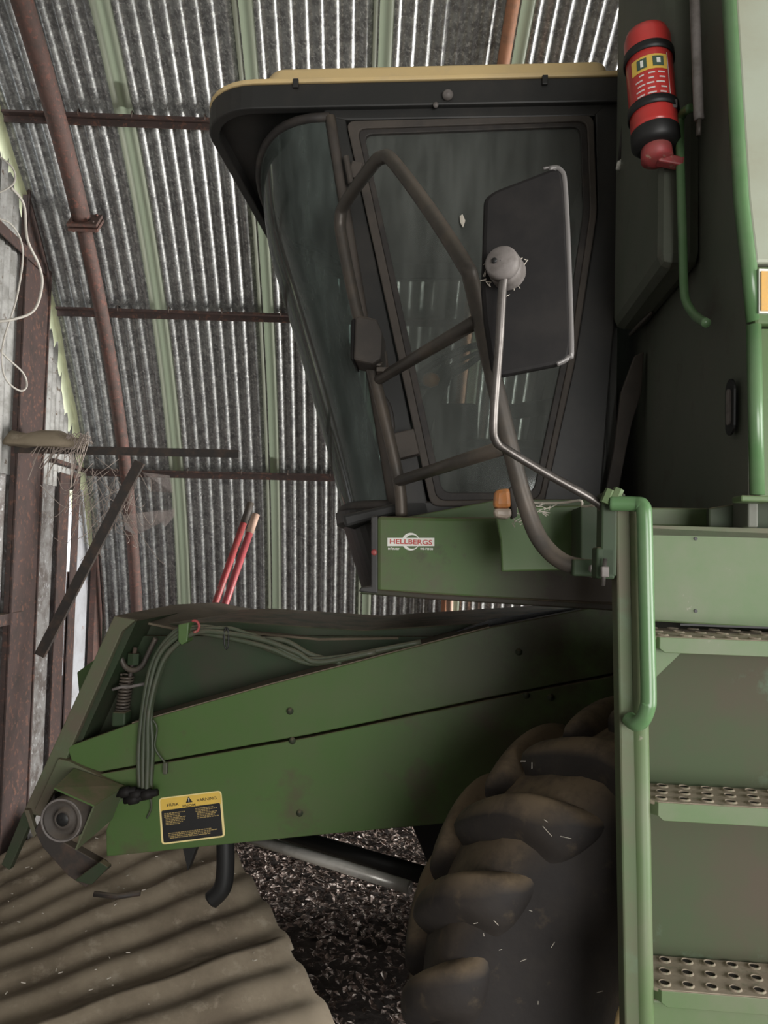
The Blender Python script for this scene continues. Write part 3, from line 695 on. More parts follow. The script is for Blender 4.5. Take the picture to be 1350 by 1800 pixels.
# inner bulge carrying the extinguisher
bq = [M(1165, 335, 2.05), M(1190, 300, 1.98), M(1226, 300, 1.85), M(1216, 545, 1.88), M(1128, 548, 2.25), M(1132, 400, 2.25)]
ux = [p.x for p in bq]; umin = min(ux)
bz0, bz1 = bq[4].z, ZT
MB().box((pc.x - .05, 2.17, (bz0 + bz1) / 2), (.10, .56, bz1 - bz0)).build('tank_bulge', 'wall_green', combine, False, .03)
# slot-shaped hand hold
sl = M(1294, 716, 1.66); uu = pc.x - .012
def slot(r, h, name, m, off):
    pts = [Vector((uu - off, sl.y + r * math.cos(a), sl.z + (h if math.sin(a) >= 0 else -h) + r * math.sin(a))) for a in [2 * math.pi * k / 20 for k in range(20)]]
    return MB().prism(pts, (-.004, 0, 0)).build(name, m, front)
slot(.026, .034, 'hand_hold_rim', 'black', 0.); slot(.010, .028, 'hand_hold_slot', 'knob', .004)
# corner post and bracket
MB().tube([M(1325, 572, 1.555), M(1331, 870, 1.555)], .014, 12).build('corner_tube', 'green_rail', combine, True)
MB().box(M(1322, 878, 1.56), (.06, .05, .012)).build('corner_foot', 'green_light', combine, False, .003)
MB().tube([top_c + Vector((-.006, .012, 0)), uc_hi[1] + Vector((-.006, .012, 0)), uc_hi[2] + Vector((-.006, .012, 0)), M(1326, 566, 1.575)], .0155, 12).build('corner_edge', 'green_rail', combine, True)
# tank side sheet (upper), lower side door, reflector
UE = 4.4
MB().prism([at_z(uc_hi[0], uc_hi[1], ZT), uc_hi[1], uc_hi[2], Vector((UE, 1.56, uc_hi[2].z)), Vector((UE, 1.66, ZT))], (0, .03, 0)).build('tank_side', 'tank_side', combine, False, .008)
MB().prism([uc_hi[2] + Vector((0, 0, -.006)), M(1326, 570, 1.56), Vector((UE, 1.56, M(1326, 570, 1.56).z)), Vector((UE, 1.56, uc_hi[2].z - .006))], (0, .03, 0)).build('side_band', 'green_light', combine, False, .008)
plate('reflector_frame', [(1334, 472), (1400, 474), (1400, 552), (1334, 550)], 1.553, .01, 'white', combine, .001)
plate('amber_reflector', [(1338, 476), (1400, 478), (1400, 546), (1338, 546)], 1.549, .01, 'reflector', combine, .001)
MB().prism([M(1334, 578, 1.58), M(1336, 880, 1.58), Vector((UE, 1.58, M(1336, 880, 1.58).z)), Vector((UE, 1.58, M(1334, 578, 1.58).z))], (0, .03, 0)).build('side_door', 'green', combine)
# bulk of the machine behind, seen only from the side
MB().box(((.95 + UE) / 2, 2.95, (1.05 + ZT) / 2), (UE - .95, 2.6, ZT - 1.05)).build('grain_tank_body', 'green_dark', combine)
MB().box(((.45 + UE) / 2, 3.2, .98), (UE - .45, 1.3, .5)).build('threshing_body', 'green_dark', combine)
# handrail on the front wall
hp = [M(1213, 190, 1.80), M(1199, 202, 1.84), M(1195, 240, 1.85), M(1200, 420, 1.85), M(1202, 500, 1.85), M(1206, 530, 1.83), M(1222, 555, 1.78), M(1242, 568, 1.72)]
MB().tube(smooth_path(hp, 6), .0105, 10).build('handrail', 'green_rail', combine, True)
MB().tube([M(1219, -60, 1.72), M(1228, 200, 1.74), M(1229, 210, 1.74)], .011, 10).build('signal_rod', 'knob', combine, True)
MB().tube([M(1229, 208, 1.74), M(1228, 238, 1.74)], .006, 8).build('rod_tip', 'rail', combine, True)
# rods and struts in the dark gap behind the cab
MB().prism(PP([(1132, 618), (1116, 625), (1092, 690), (1080, 790), (1062, 880), (1085, 880), (1100, 795), (1112, 740), (1128, 690)], 2.40), (0, .02, 0)).build('rear_strut', 'cab_brown', combine, False, .003)
MB().tube([M(1146, 548, 2.25), M(1108, 588, 2.35)], .006, 8).build('latch_rod', 'rail', combine, True)
MB().tube([M(1100, 190, 2.34), M(1088, 290, 2.36)], .006, 8).build('door_strap', 'rubber', combine, True)
MB().tube([M(1090, 282, 2.36), M(1087, 298, 2.36)], .008, 8).build('strap_end', 'white', combine, True)

# ---- feeder house
FV = 2.65
inner = MB(); FB = 3.75
side = PP([(214, 1088), (430, 1078), (640, 1098), (960, 1075), (1060, 1068), (1085, 1400), (200, 1480), (130, 1290), (70, 1440)], FV + .22)
feeder = MB().prism(PP([(206, 1100), (400, 1092), (640, 1108), (1000, 1085), (1080, 1090), (1090, 1420), (215, 1470), (120, 1300)], FV + .2), (0, .75, 0)).build('feeder_house', 'green_dark', combine, False, .006)
# dusty top plate, real depth
tp_n = PP([(203, 1084), (314, 1107), (430, 1112), (560, 1124), (700, 1122)], FV + .16)
tz = [p.z for p in tp_n]
tp_f = [p + Vector((.10 + .02 * i, .95, 0)) for i, p in enumerate(tp_n)]
MB().grid([tp_n, [(a + b_) / 2 + Vector((0, 0, .015)) for a, b_ in zip(tp_n, tp_f)], tp_f]).build('feeder_top', 'dust_plate', combine, False, 0, .008)
MB().prism(PP([(208, 1112), (228, 1108), (232, 1118), (1000, 1120), (830, 1170), (250, 1290), (160, 1320)], FV + .17), (0, .03, 0)).build('feeder_side', 'green_dark', combine)
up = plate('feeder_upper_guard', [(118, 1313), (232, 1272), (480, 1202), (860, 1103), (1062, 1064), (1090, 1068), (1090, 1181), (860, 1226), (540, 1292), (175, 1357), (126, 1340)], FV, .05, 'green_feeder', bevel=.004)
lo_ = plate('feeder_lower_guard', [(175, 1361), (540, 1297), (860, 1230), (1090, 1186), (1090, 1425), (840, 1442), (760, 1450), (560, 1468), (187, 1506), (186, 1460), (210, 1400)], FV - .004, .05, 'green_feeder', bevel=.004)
# the flange of the upper guard that carries the dust
MB().prism(PP([(232, 1272), (480, 1202), (860, 1103), (860, 1101), (480, 1200), (232, 1270)], FV), (0, .17, 0)).build('guard_ledge', 'dust_plate', up)
MB().prism(PP([(860, 1090), (1085, 1058), (1085, 1110), (860, 1122), (720, 1140)], FV + .1), (0, .04, 0)).build('feeder_hinge_plate', 'black', combine)
bolt_me = MB().lathe([(0, .012), (-.004, .012), (-.004, .009), (-.012, .008), (-.013, .001)], (0, 0, 0), (0, 1, 0), 12).mesh('guard_bolt', 'green_dark', True)
for (px, py, par) in ((510, 1250, up), (912, 1146, up), (514, 1302, lo_), (925, 1222, lo_), (527, 1429, lo_), (968, 1226, lo_)):
    link('guard_bolt', bolt_me, par, Matrix.Translation(M(px, py, FV - .004)))
# front flange
flg = MB().prism(PP([(200, 1083), (238, 1090), (214, 1110), (72, 1436), (40, 1428), (45, 1418)], FV + .0), (0, .03, 0)).build('feeder_front_flange', 'green_dusty', combine, False, .004)
MB().prism(PP([(212, 1110), (240, 1092), (100, 1400), (72, 1436)], FV + .03), (0, .9, 0)).build('front_flange_return', 'green_dark', flg)
plate('far_flange_ear', [(135, 1182), (165, 1160), (158, 1195), (140, 1235)], 3.3, .03, 'green', flg)
# bracket with round boss
bkt = plate('lower_bracket', [(102, 1334), (120, 1338), (232, 1392), (200, 1420), (134, 1494), (150, 1400), (96, 1388), (70, 1436), (60, 1425)], FV - .02, .05, 'green_dusty', bevel=.003)
MB().add(PP([(95, 1386, FV - .20), (130, 1352, FV - .03), (218, 1382, FV - .03), (165, 1417, FV - .20)], 0) , [(0, 1, 2, 3)]).build('bracket_top', 'green', bkt, False, 0, .006)
MB().add(PP([(165, 1417, FV - .20), (218, 1382, FV - .03), (196, 1440, FV - .03), (133, 1494, FV - .20)], 0), [(0, 1, 2, 3)]).build('bracket_cheek', 'green_dusty', bkt, False, 0, .006)
bc = M(111, 1440, FV - .2)
MB().lathe([(.20, .070), (.0, .070), (-.012, .066), (-.012, .058), (.008, .054), (.006, .034), (-.006, .030), (-.006, .022), (.03, .018), (.04, .001)], bc, (.12, 1, 0), 28).build('drive_boss', 'cab_brown', combine, True)
MB().lathe([(0, .030), (-.002, .030), (-.002, .001)], bc + Vector((-.002, -.003, 0)), (.12, 1, 0), 20).build('boss_socket', 'black', combine, True)
MB().tube([bc + Vector((.066 * math.cos(a), -.012, .066 * math.sin(a))) for a in [2 * math.pi * k / 28 for k in range(28)]], .004, 6, True).build('boss_ring', 'knob', combine, True)
plate('lower_hook_plate', [(60, 1460), (95, 1395), (110, 1480), (180, 1520), (188, 1530), (150, 1560), (120, 1540), (75, 1490)], FV - .02, .04, 'dark_iron', bevel=.003)
plate('hook_tongue', [(130, 1548), (175, 1515), (190, 1525), (160, 1556)], FV - .08, .03, 'green_dark', bevel=.003)
plate('flange_foot', [(40, 1428), (62, 1426), (16, 1530), (2, 1520)], FV, .03, 'green_dark', bevel=.003)
plate('flange_stay', [(42, 1424), (50, 1424), (64, 1466), (58, 1474)], FV - .02, .02, 'green_dusty', bevel=.002)
# spring tensioner
sp = MB(); a0, a1 = M(224, 1186, FV + .08), M(214, 1254, FV + .08); turns, nn = 12, 180
ax = (a1 - a0); e1 = ax.orthogonal().normalized(); e2 = ax.normalized().cross(e1)
sp.tube([a0 + ax * (k / nn) + (e1 * math.cos(2 * math.pi * turns * k / nn) + e2 * math.sin(2 * math.pi * turns * k / nn)) * .022 for k in range(nn + 1)], .0045, 6)
spring = sp.build('tension_spring', 'rail', combine, True)
MB().tube(smooth_path([M(210, 1143, FV + .06), M(214, 1160, FV + .06), M(222, 1174, FV + .06), M(236, 1178, FV + .06), M(250, 1170, FV + .06), M(260, 1150, FV + .06), M(274, 1122, FV + .06)]), .010, 8).build('tension_yoke', 'rail', spring, True)
MB().tube([M(238, 1138, FV + .08), M(214, 1270, FV + .08)], .008, 8).build('tension_rod', 'dark_iron', spring, True)
MB().lathe([(-.02, .022), (.02, .022)], M(235, 1158, FV + .08), (0, 0, 1), 6, True).build('tension_nut', 'green_dark', spring)
MB().box(M(214, 1262, FV + .06), (.05, .06, .05)).build('tension_block', 'green_dark', spring, False, .006)
MB().tube([M(198, 1212, FV + .05), M(215, 1207, FV + .05), M(230, 1207, FV + .05), M(255, 1202, FV + .05)], .006, 6).build('tension_pin', 'knob', spring, True)
# hydraulic hoses
hoses = empty('hose_bundle', parent=combine); hoses.parent = combine; hoses.matrix_world = combine.matrix_world
paths = [
 [(247, 1398), (244, 1330), (252, 1240), (268, 1165), (300, 1118), (330, 1104), (400, 1108), (450, 1132), (530, 1160), (600, 1158), (700, 1136)],
 [(252, 1398), (252, 1320), (258, 1240), (276, 1160), (306, 1124), (340, 1112), (395, 1120), (470, 1138), (545, 1166), (620, 1152), (740, 1128)],
 [(258, 1396), (260, 1330), (262, 1250), (284, 1168), (312, 1132), (345, 1112), (390, 1112), (460, 1124), (520, 1146), (560, 1164), (660, 1146)],
 [(264, 1390), (268, 1310), (266, 1240), (290, 1160), (318, 1122), (350, 1102), (410, 1112), (440, 1122), (500, 1126), (545, 1150), (600, 1165)],
 [(262, 1390), (256, 1300), (262, 1220), (280, 1150), (316, 1112), (352, 1106), (400, 1104), (430, 1112), (470, 1126), (540, 1158), (680, 1142)]]
for i, q in enumerate(paths):
    MB().tube(smooth_path([M(x, y, FV - .03 - .012 * (i % 3)) for x, y in q], 5), .0092 if i < 4 else .007, 8).build('hydraulic_hose', 'hose', hoses, True)
MB().tube(smooth_path([M(268, 1265, FV - .04), M(276, 1280, FV - .04), M(272, 1310, FV - .04), M(278, 1325, FV - .04), M(290, 1340, FV - .03)]), .004, 6).build('electric_wire', 'hose', hoses, True)
MB().box(M(291, 1350, FV - .02), (.016, .016, .04)).build('wire_plug', 'hose', hoses, False, .003)
cpl = MB().lathe([(-.035, .012), (-.02, .012), (-.018, .018), (.012, .018), (.014, .013), (.035, .012)], (0, 0, 0), (1, 0, .25), 14, True).mesh('hose_coupling', 'mirror_shell', True)
for (px, py) in ((222, 1392), (240, 1396), (236, 1404), (260, 1396)):
    link('hose_coupling', cpl, hoses, Matrix.Translation(M(px, py, FV - .06)))
MB().tube(smooth_path([M(264, 1400, FV - .02), M(266, 1420, FV - .015), M(258, 1438, FV - .01)]), .004, 6).build('drain_hose', 'hose', hoses, True)
clip = plate('hose_clip', [(313, 1098), (332, 1094), (329, 1128), (319, 1134), (313, 1128)], FV - .07, .06, 'green', bevel=.003)
MB().tube([M(342 + 8 * math.cos(a), 1101 + 10 * math.sin(a), FV - .07) for a in [R(-120 + 220 * k / 12) for k in range(13)]], .005, 6).build('red_hose_tie', 'red_old', clip, True)
MB().tube([M(398 + 4 * math.cos(a), 1122 + 19 * math.sin(a), FV - .06) for a in [2 * math.pi * k / 16 for k in range(16)]], .003, 6, True).build('cable_tie', 'black', hoses, True)

# ---- warning sticker
wv_ = FV - .0055
wc = [(279, 1403), (389, 1389.5), (396, 1471), (284, 1485)]
sticker = MB().prism(round_poly(PP(wc, wv_), .014), (0, .001, 0)).build('warning_sticker', 'sign_rim', lo_)
def wq(s_, t): # point on the sticker, 0..1 across and down
    a = M(*wc[0], wv_); b_ = M(*wc[1], wv_); c = M(*wc[2], wv_); d = M(*wc[3], wv_)
    return (a * (1 - s_) + b_ * s_) * (1 - t) + (d * (1 - s_) + c * s_) * t
def wpoly(name, pts, m, off=.0006, rnd=0.):
    P = [wq(*p) + Vector((0, -off, 0)) for p in pts]
    if rnd: P = round_poly(P, rnd)
    return MB().prism(P, (0, .0005, 0)).build(name, m, lo_)
wpoly('sticker_yellow_field', [(.02, .025), (.98, .025), (.985, .3), (.02, .3)], 'sign_yellow', rnd=.010)
wpoly('sticker_black_field', [(.03, .275), (.965, .26), (.965, .965), (.035, .965)], 'black', .0009, .006)
wpoly('warning_triangle', [(.475, .04), (.535, .17), (.425, .175)], 'black', .0012)
wpoly('warning_mark', [(.472, .075), (.486, .075), (.484, .135), (.474, .135)], 'white', .0015)
wpoly('warning_mark', [(.474, .145), (.484, .145), (.484, .158), (.474, .158)], 'white', .0015)
sw = (wq(1, .5) - wq(0, .5)); srot = math.degrees(math.atan2(sw.z, sw.x))
def wtext(body, s_, t, size, m, bold=.0, sq=1.2, align='CENTER'):
    p = wq(s_, t) + Vector((0, -.0014, 0))
    return text('sticker_lettering', body, size, m, lo_, Matrix.Translation(p) @ Matrix.Rotation(R(90), 4, 'X') @ Matrix.Rotation(R(srot), 4, 'Z'), bold, sq, .0002, align)
wtext('HUSK', .22, .175, .0135, 'black', .0001, 1.25); wtext('VARNING', .76, .145, .0135, 'black', .0001, 1.2); wtext('HUOM', .475, .235, .0125, 'black', .0001, 1.25)
random.seed(3)
def lines(x0, x1, y0, n_, dy, first=None):
    for k in range(n_):
        e = x1 - random.uniform(0, (x1 - x0) * .35); ind = x0 + (.02 if k > 2 else 0); yy = y0 + dy * k
        x = ind
        while x < e - .01:
            wd = random.uniform(.015, .05); q = min(x + wd, e)
            wpoly('print_word', [(x, yy), (q, yy), (q, yy + dy * .55), (x, yy + dy * .55)], 'sign_text', .0012); x = q + .009
lines(.07, .45, .34, 8, .034); lines(.57, .93, .31, 7, .034); lines(.12, .9, .77, 4, .034)

# ---- lift cylinder, hook and stand under the feeder
MB().tube([M(440, 1472, 2.85), M(720, 1560, 2.55)], .021, 14).build('lift_cylinder', 'chrome_rod', combine, True)
MB().tube([M(500, 1466, 2.95), M(756, 1542, 2.68)], .030, 12).build('lift_cylinder_barrel', 'black', combine, True)
MB().tube(smooth_path([M(396, 1470, 2.9), M(396, 1530, 2.9), M(390, 1562, 2.9), M(372, 1582, 2.9)]), .034, 10).build('stand_leg', 'black', combine, True)
MB().prism(PP([(345, 1490), (340, 1480), (320, 1485), (330, 1530)], 2.9), (0, .05, 0)).build('stand_bracket', 'black', combine)
plate('axle_plate', [(724, 1450), (850, 1440), (850, 1640), (775, 1610), (752, 1520)], 2.95, .05, 'black')

# ---- front wheel: carcass, separate lugs, rim
TC = M(1302, 1800, 1.82); TR = .80; TS = .95; TW = .56; TV0 = 1.80
cy = TV0 + TW / 2
TC = Vector((TC.x, cy, .80 * TS + .012))
prof = [(-.20, .27), (-.245, .32), (-.272, .43), (-.280, .54), (-.275, .61), (-.262, .665), (-.24, .70), (-.20, .722), (-.12, .738), (0, .745), (.12, .738), (.20, .722), (.24, .70), (.262, .665), (.275, .61), (.280, .54), (.272, .43), (.245, .32), (.20, .27)]
def tyre_radius(y):
    y = min(abs(y), .279)
    for (a, b_) in zip(prof[3:9], prof[4:10]):
        if -b_[0] <= y <= -a[0]: return lerp(a[1], b_[1], (y + a[0]) / (-b_[0] + a[0])) if a[0] != b_[0] else a[1]
    return .745
tyre = MB().lathe(prof, (0, 0, 0), (0, 1, 0), 72).build('tyre', 'tyre', combine, True); tyre.location = TC; tyre.scale = (TS, 1, TS)
# one lug: a rounded bar from the crown, sweeping to the shoulder and down the sidewall
def lug_mesh(sgn):
    spine = [(.02, .800, 0), (-.05, .802, -3.5), (-.11, .800, -7), (-.17, .794, -10.5), (-.22, .780, -13.5), (-.262, .752, -16), (-.290, .712, -17.8), (-.300, .668, -18.8), (-.294, .625, -19.3), (-.280, .60, -19.5)]
    rows = []
    ns = len(spine)
    for i, (y, rt, dth) in enumerate(spine):
        th = R(dth); y_ = y
        if i < 6: rb = tyre_radius(y) - .015; nb = (0, -1)
        half = lerp(.042, .058, i / (ns - 1)); hb = half + .03
        t = i / (ns - 1)
        # outward direction turns from radial to axial down the shoulder
        ang = 0 if i < 4 else (i - 3) / (ns - 4) * R(80)
        rowp = []
        hgt = .075 if i < 6 else lerp(.07, .012, (i - 5) / (ns - 6))
        for (s_, hh) in ((-hb, -hgt), (-half - .006, -.018), (-half + .012, -.003), (0, 0), (half - .012, -.003), (half + .006, -.018), (hb, -hgt)):
            rad = rt + hh * math.cos(ang); yy = y_ - hh * math.sin(ang)
            a = th + s_ / rad
            rowp.append(Vector((-rad * math.sin(a), sgn * yy, rad * math.cos(a))))
        rows.append(rowp)
    b = MB().grid(rows); nn_ = len(rows[0]); last = (ns - 1) * nn_
    b.f.append(tuple(range(nn_))); b.f.append(tuple(range(last, last + nn_)))
    return b.mesh('tyre_lug', 'tyre', True)
lug_n, lug_f = lug_mesh(1), lug_mesh(-1); NL = 18
LUG0 = 3.0
for k in range(NL):
    for lm_, dk in ((lug_n, 0), (lug_f, .5)):
        lo2 = link('tyre_lug', lm_, tyre, Matrix.Rotation(2 * math.pi * (k + dk) / NL + R(LUG0), 4, 'Y'))
        sb = lo2.modifiers.new('smooth', 'SUBSURF'); sb.levels = 1; sb.render_levels = 1
rim = MB().lathe([(-.20, .28), (-.215, .295), (-.20, .26), (-.12, .24), (-.10, .12), (-.16, .11), (-.16, .001)], (0, 0, 0), (0, 1, 0), 40).build('wheel_rim', 'yellow', combine, True); rim.location = TC; rim.scale = (TS, 1, TS)
MB().tube([(TC.x, 1.95, TC.z), (TC.x, 4.4, TC.z)], .13, 14).build('axle', 'dark_iron', combine, True)
far_t = link('tyre', tyre.data, combine); far_t.location = TC + Vector((0, 2.0, 0)); far_t.scale = (TS, 1, TS)

# ================================================================== LOOSE THINGS
# fire extinguisher strapped head-down to the body
ea, eb = M(1136, 56, 1.90), M(1153, 256, 1.86)
ext_ = empty('fire_extinguisher', (0, 0, 0), MROT); tag(ext_, 'red fire extinguisher strapped beside the cab roof', 'fire extinguisher')
bpy.context.view_layer.update()
eaxis = (eb - ea); el = eaxis.length; en = eaxis.normalized(); er = .056
body = MB().lathe([(0, .001), (.002, er * .6), (.012, er * .9), (.03, er), (el * .86, er), (el * .90, er * 1.0), (el * .90, .001)], ea, en, 36).build('cylinder_body', 'red', ext_, True)
MB().lathe([(el * .90, er * 1.03), (el * .99, er * 1.03), (el * 1.03, er * .8), (el * 1.03, .001)], ea, en, 32).build('skirt', 'black', ext_, True)
MB().lathe([(el * 1.03, .036), (el * 1.12, .038), (el * 1.14, .02), (el * 1.14, .001)], ea, en, 20).build('valve_head', 'red_old', ext_, True)
MB().box(ea + en * el * 1.12 + Vector((.03, 0, -.005)), (.06, .03, .022), Matrix.Rotation(R(12), 3, 'Y')).build('squeeze_lever', 'red_old', ext_, False, .004)
for t in (.26, .73):
    MB().lathe([(el * t - .011, er + .002), (el * t - .011, er + .005), (el * t + .011, er + .005), (el * t + .011, er + .002)], ea, en, 36).build('strap', 'black', ext_, True)
MB().box(ea + en * el * .73 + Vector((.035, -.04, 0)), (.02, .012, .02)).build('strap_buckle', 'knob', ext_, False, .002)
def cyl_patch(name, t0, t1, a0, a1, m, off):      # a printed patch wrapped on the cylinder
    fx = Vector((0, -1, 0)); fx = (fx - en * fx.dot(en)).normalized(); fy = en.cross(fx); rows = []
    for i in range(7):
        a = R(lerp(a0, a1, i / 6)); d = fx * math.cos(a) + fy * math.sin(a)
        rows.append([ea + en * el * t0 + d * (er + off), ea + en * el * t1 + d * (er + off)])
    return MB().grid(rows).build(name, m, ext_, True)
# which way round is the left of the cylinder as seen from the camera
sg = 1 if en.cross(Vector((0, -1, 0))).x < 0 else -1
cyl_patch('label_icon_band', .35, .475, sg * -28, sg * 62, 'sign_yellow', .0012)
cyl_patch('label_icon', .37, .455, sg * -18, sg * 8, 'white_icon', .0018); cyl_patch('label_icon', .37, .455, sg * 22, sg * 46, 'white_icon', .0018)
cyl_patch('label_icon_mark', .39, .43, sg * -10, sg * -1, 'white', .0022); cyl_patch('label_icon_mark', .385, .44, sg * 30, sg * 37, 'white', .0022)
cyl_patch('label_border', .33, .70, sg * -31, sg * -29, 'white', .0012)
for k in range(5):
    t = .50 + .042 * k
    for j in range(3):
        a = -20 + 26 * j + random.uniform(-3, 3); cyl_patch('label_text', t, t + .013, sg * a, sg * (a + random.uniform(12, 22)), 'sign_pale', .0012)
MB().box((pc.x - .115, ea.y, (ea.z + eb.z) / 2), (.03, .06, .3)).build('wall_bracket', 'black', ext_)

# two red handles standing behind the feeder
def handle(name, a, b_, r, m, tip, lab):
    d = (b_ - a); a2 = a - d.normalized() * (a.z / (d.normalized().z)) if d.z > 0 else a
    o = MB().tube([a2 + Vector((0, 0, 0.0)), a, a.lerp(b_, .78)], r, 10).build(name, m, None, True)
    MB().tube([a.lerp(b_, .78), b_], r * 1.08, 10).build('handle_grip', tip, o, True)
    tag(o, lab, 'tool handle', 'red tool handles behind the feeder')
    return o
handle('tool_handle', WY(382, 1050, 4.75), WY(441, 884, 4.9), .021, 'red_old', 'cab_brown', 'dull red leaning tool handle with the dark tip')
handle('tool_handle', WY(397, 1058, 4.65), WY(450, 904, 4.8), .022, 'red_pink', 'bare', 'bright red leaning tool handle with the pale wooden tip')

# wooden stake behind the feeder, seen under the deck box
st_ = WY(790, 1100, 4.9); top = WY(791, 1050, 4.9)
o = MB().tube([(st_.x, 4.9, 0), (st_.x, 4.9, top.z + .25)], .022, 8).build('wooden_stake', 'bare', None, True); tag(o, 'pale wooden stake standing behind the feeder under the deck box', 'stake')
MB().lathe([(0, .0225), (.03, .006), (.034, .0005)], (st_.x, 4.9, top.z + .25), (0, 0, 1), 8).build('stake_tip', 'bare', o, True)

# fibre-cement sheets lying over a heap at the lower left
QLT, QLB, QRB, QRT = WX(-40, 1590, END_X + .32), WZ(-150, 2170, .26), WZ(640, 1880, .05), WY(345, 1390, 4.15)
SH_P = .177
def quad_pt(s_, t): return (QLT * (1 - s_) + QRT * s_) * (1 - t) + (QLB * (1 - s_) + QRB * s_) * t
def ground_sheet(t0, t1, s1, dz, label):
    wid = (quad_pt(.7, t1) - quad_pt(.7, t0)).length; n_ = int(wid / SH_P * 10); rows = []
    for i in range(n_ + 1):
        t = t0 + (t1 - t0) * i / n_; d = (quad_pt(.7, t) - quad_pt(.7, 0)).length
        h = .013 * math.cos(2 * math.pi * d / SH_P)
        rows.append([quad_pt(s1 * k / 14, t) + Vector((0, 0, h + dz + .005 * math.sin(k * 1.3 + i * .04))) for k in range(15)])
    o = MB().grid(rows).build('fibre_cement_sheet', 'fibrecement', None, True, 0, .008)
    tag(o, label, 'roofing sheet', 'fibre cement sheets on the ground'); return o
ground_sheet(-.22, .34, .97, .0, 'dusty corrugated fibre cement sheet lying partly under the feeder mouth')
ground_sheet(.31, .67, 1., .012, 'dusty corrugated fibre cement sheet lying in the middle of the three')
ground_sheet(.64, 1.02, .985, .024, 'dusty corrugated fibre cement sheet lying nearest the camera')

# leaf litter
random.seed(11)
lf = MB()
for k in range(20000):
    x = random.uniform(-1.6, 2.0); y = random.uniform(2.4, 5.6); s_ = random.uniform(.012, .034); a = random.uniform(0, 2 * math.pi)
    if y < 3.9 and random.random() < .55: continue  # near leaves thinned out so the shaded ground looks darker
    t = Vector((math.cos(a), math.sin(a), random.uniform(-.5, .5))).normalized(); u_ = Vector((-math.sin(a), math.cos(a), random.uniform(-.5, .5))).normalized()
    c = Vector((x, y, random.uniform(.012, .05))); bend = Vector((0, 0, random.uniform(.0, .4) * s_))
    lf.add([c - t * s_, c + u_ * s_ * .5 + bend, c + t * s_, c - u_ * s_ * .5 + bend], [(0, 1, 2), (0, 2, 3)])
tag(lf.build('leaf_litter', 'leaf'), 'dry brown leaves littering the soil under the combine', 'leaves', kind='stuff')

# steel bracket on the end wall post with its brace
bp_ = zx(60, 780, END_X + .13); yb = bp_.y - .02
zb_ = WY(300, 790, yb).z
br_ = empty('wall_bracket', (END_X + .13, yb, zb_)); tag(br_, 'brown steel cantilever bracket with diagonal brace on the end wall post', 'bracket'); bpy.context.view_layer.update()
xe = WY(420, 802, yb).x
under(MB().box(((END_X + .04 + xe) / 2, yb, zb_), (xe - END_X - .04, .045, .008)).box(((END_X + .04 + xe) / 2, yb - .02, zb_ - .02), (xe - END_X - .04, .008, .045)).build('bracket_arm', 'dark_iron'), br_)
q0, q1 = WY(246, 812, yb), WY(70, 1152, yb)
dq = (q1 - q0); an = math.atan2(dq.x, -dq.z)
under(MB().box((q0 + q1) / 2, (.055, .03, dq.length), Matrix.Rotation(-an, 3, 'Y')).build('bracket_brace', 'dark_iron'), br_)
# heap of old nest and dust on the bracket
hp_ = MB(); hc = WY(78, 784, yb); rows = []
for i in range(9):
    th = math.pi * i / 8; rows.append([hc + Vector((.24 * math.cos(th), .12 * math.sin(th)**.6 * math.cos(a), max(-.012, (.085 + .02 * math.sin(i * 2.3)) * math.sin(th)**.7 * math.sin(a)) + random.uniform(-.008, .008))) for a in [2 * math.pi * k / 16 for k in range(17)]])
o = hp_.grid(rows).build('dust_heap', 'fibrecement', None, True); tag(o, 'grey brown heap of dust and old nest on the wall bracket', 'dust heap')
# twine hanging from the bracket
tw = MB(); random.seed(5)
for k in range(42):
    x0 = random.uniform(100, 165); a = WY(x0, 780 + random.uniform(-3, 3), yb - .03); m_ = a + Vector((random.uniform(-.1, .05), -.05, random.uniform(-.02, .05))); e = a + Vector((random.uniform(-.16, .0), -.05 + random.uniform(-.02, .05), random.uniform(-.25, -.05)))
    tw.tube(smooth_path([a, m_, e], 5), .0022, 4)
for k in range(60):
    a = WY(random.uniform(140, 250), random.uniform(820, 900), yb + .35); e = a + Vector((random.uniform(-.25, .25), random.uniform(-.1, .1), random.uniform(-.35, .1)))
    tw.tube(smooth_path([a, (a + e) / 2 + Vector((random.uniform(-.08, .08), 0, random.uniform(-.12, .0))), e], 5), .0018, 4)
tag(tw.build('twine', 'twine', None), 'tangled old twine and cobweb strands hanging from the wall bracket', 'twine', kind='stuff')
# cobweb sheets
for (pts, yy) in (([(215, 905), (290, 895), (285, 915), (232, 940), (210, 930)], 4.75), ([(250, 830), (296, 835), (300, 865), (262, 862)], 4.8), ([(270, 905), (305, 893), (303, 906), (284, 925)], 4.85)):
    o = MB().prism([WY(x, y, yy) + Vector((0, .03 * i, 0)) for i, (x, y) in enumerate(pts)], (0, .002, 0)).build('cobweb', 'web')
    tag(o, {0: 'wide dusty cobweb sheet hanging below the bracket brace', 1: 'small dusty cobweb patch just under the purlin end', 2: 'narrow dusty cobweb strip right of the brace'}[[215, 250, 270].index(pts[0][0])], 'cobweb')
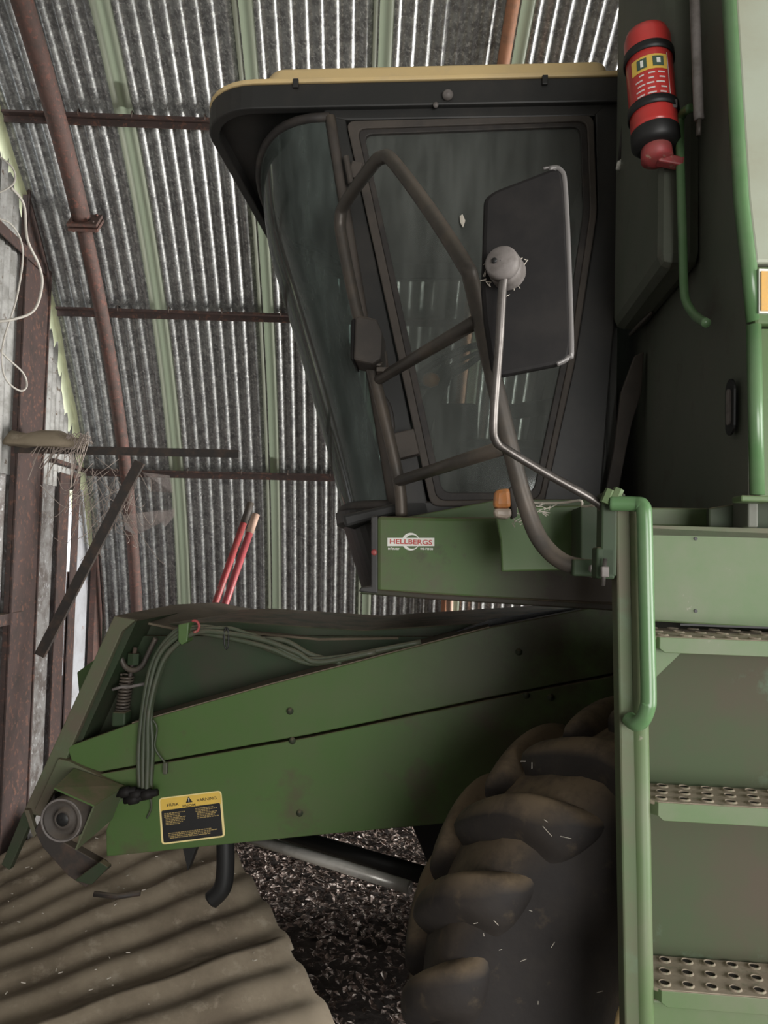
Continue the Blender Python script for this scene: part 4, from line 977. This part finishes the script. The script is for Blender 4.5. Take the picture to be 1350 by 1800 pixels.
# pale cable looped on the end wall
def cable(pts, r, lab):
    o = MB().tube(smooth_path([zx(x, y, END_X + .22 + dx) for x, y, dx in pts], 8), r, 8).build('cable_loop', 'offwhite', None, True)
    tag(o, lab, 'cable', 'pale cables at the end wall')
cable([(-30, 350, 0), (10, 333, 0), (26, 318, .02), (22, 295, .03), (-5, 272, .03)], .0045, 'short pale cable curl high on the end wall')
cable([(20, 330, 0), (42, 360, 0), (48, 420, .02), (68, 465, .04), (74, 500, .05), (60, 545, .04), (20, 562, .03), (-30, 566, .03)], .0068, 'thick pale cable loop hanging in front of the brown wall post')
cable([(-20, 590, 0), (8, 625, 0), (40, 655, .02), (47, 678, .03), (36, 687, .03), (14, 672, .02), (4, 645, .01), (6, 600, .01), (30, 520, .02), (40, 440, .03), (20, 395, .02), (-20, 380, .01)], .0048, 'thin pale cable loop hanging low beside the brown wall post')
# dirt pile at the post foot
rows = []
for i in range(7):
    t = i / 6; rows.append([Vector((END_X + .44 + (.28 * (1 - t) + .02) * math.cos(a), 4.62 + (.55 * (1 - t) + .02) * math.sin(a), .42 * t**.8 + .03 * math.sin(4 * a + i))) for a in [2 * math.pi * k / 20 for k in range(21)]])
o = MB().grid(rows).build('dirt_pile', 'ground', None, True); tag(o, 'dark heap of soil and leaves at the foot of the brown wall post', 'dirt pile')
# iron bar lying on the sheets
o = MB().tube([WY(165, 1571, 3.35), WY(205, 1576, 3.35), WY(246, 1570, 3.35)], .012, 8).build('iron_bar', 'dark_iron', None, True); tag(o, 'short rusty iron bar lying on the corrugated sheets', 'bar')

# straw and chaff: on the tyre, the sheets and the guards
random.seed(21)
sw_ = MB()
for (px, py, v_, L_) in [(963, 1445, 1.74, .02), (985, 1470, 1.74, .05), (970, 1470, 1.74, .06), (915, 1338, 1.82, .025), (935, 1340, 1.82, .03), (840, 1622, 1.76, .02), (850, 1640, 1.77, .015), (868, 1618, 1.76, .03), (975, 1656, 1.78, .03), (915, 1690, 1.78, .03), (877, 1670, 1.78, .015), (1060, 1742, 1.78, .03), (946, 1760, 1.78, .015), (930, 1600, 1.77, .015)]:
    p = M(px, py, v_) - TC; d = Vector((random.uniform(-1, 1), 0, random.uniform(-1, 1))).normalized() * L_
    p = Vector((p.x / TS, p.y, p.z / TS)); sw_.tube([p, p + d * .5], .0007, 4)
tag(sw_.build('chaff', 'straw', tyre), kind='stuff')
o = MB().add([M(808, 380, CV - .001), M(813, 376, CV - .004), M(818, 388, CV - .001), M(814, 400, CV - .006), M(809, 391, CV - .003)], [(0, 1, 2, 3, 4)]).build('stuck_leaf', 'straw', door)
ch = MB()
for k in range(60):
    p = quad_pt(random.uniform(.1, .95), random.uniform(-.1, .9)) + Vector((0, 0, .035)); a = random.uniform(0, 6.28); l = random.uniform(.006, .02)
    ch.tube([p, p + Vector((math.cos(a) * l, math.sin(a) * l, random.uniform(-.004, .004)))], .0018, 4)
tag(ch.build('straw_chaff', 'straw'), 'pale bits of straw strewn over the fibre cement sheets', 'straw', kind='stuff')
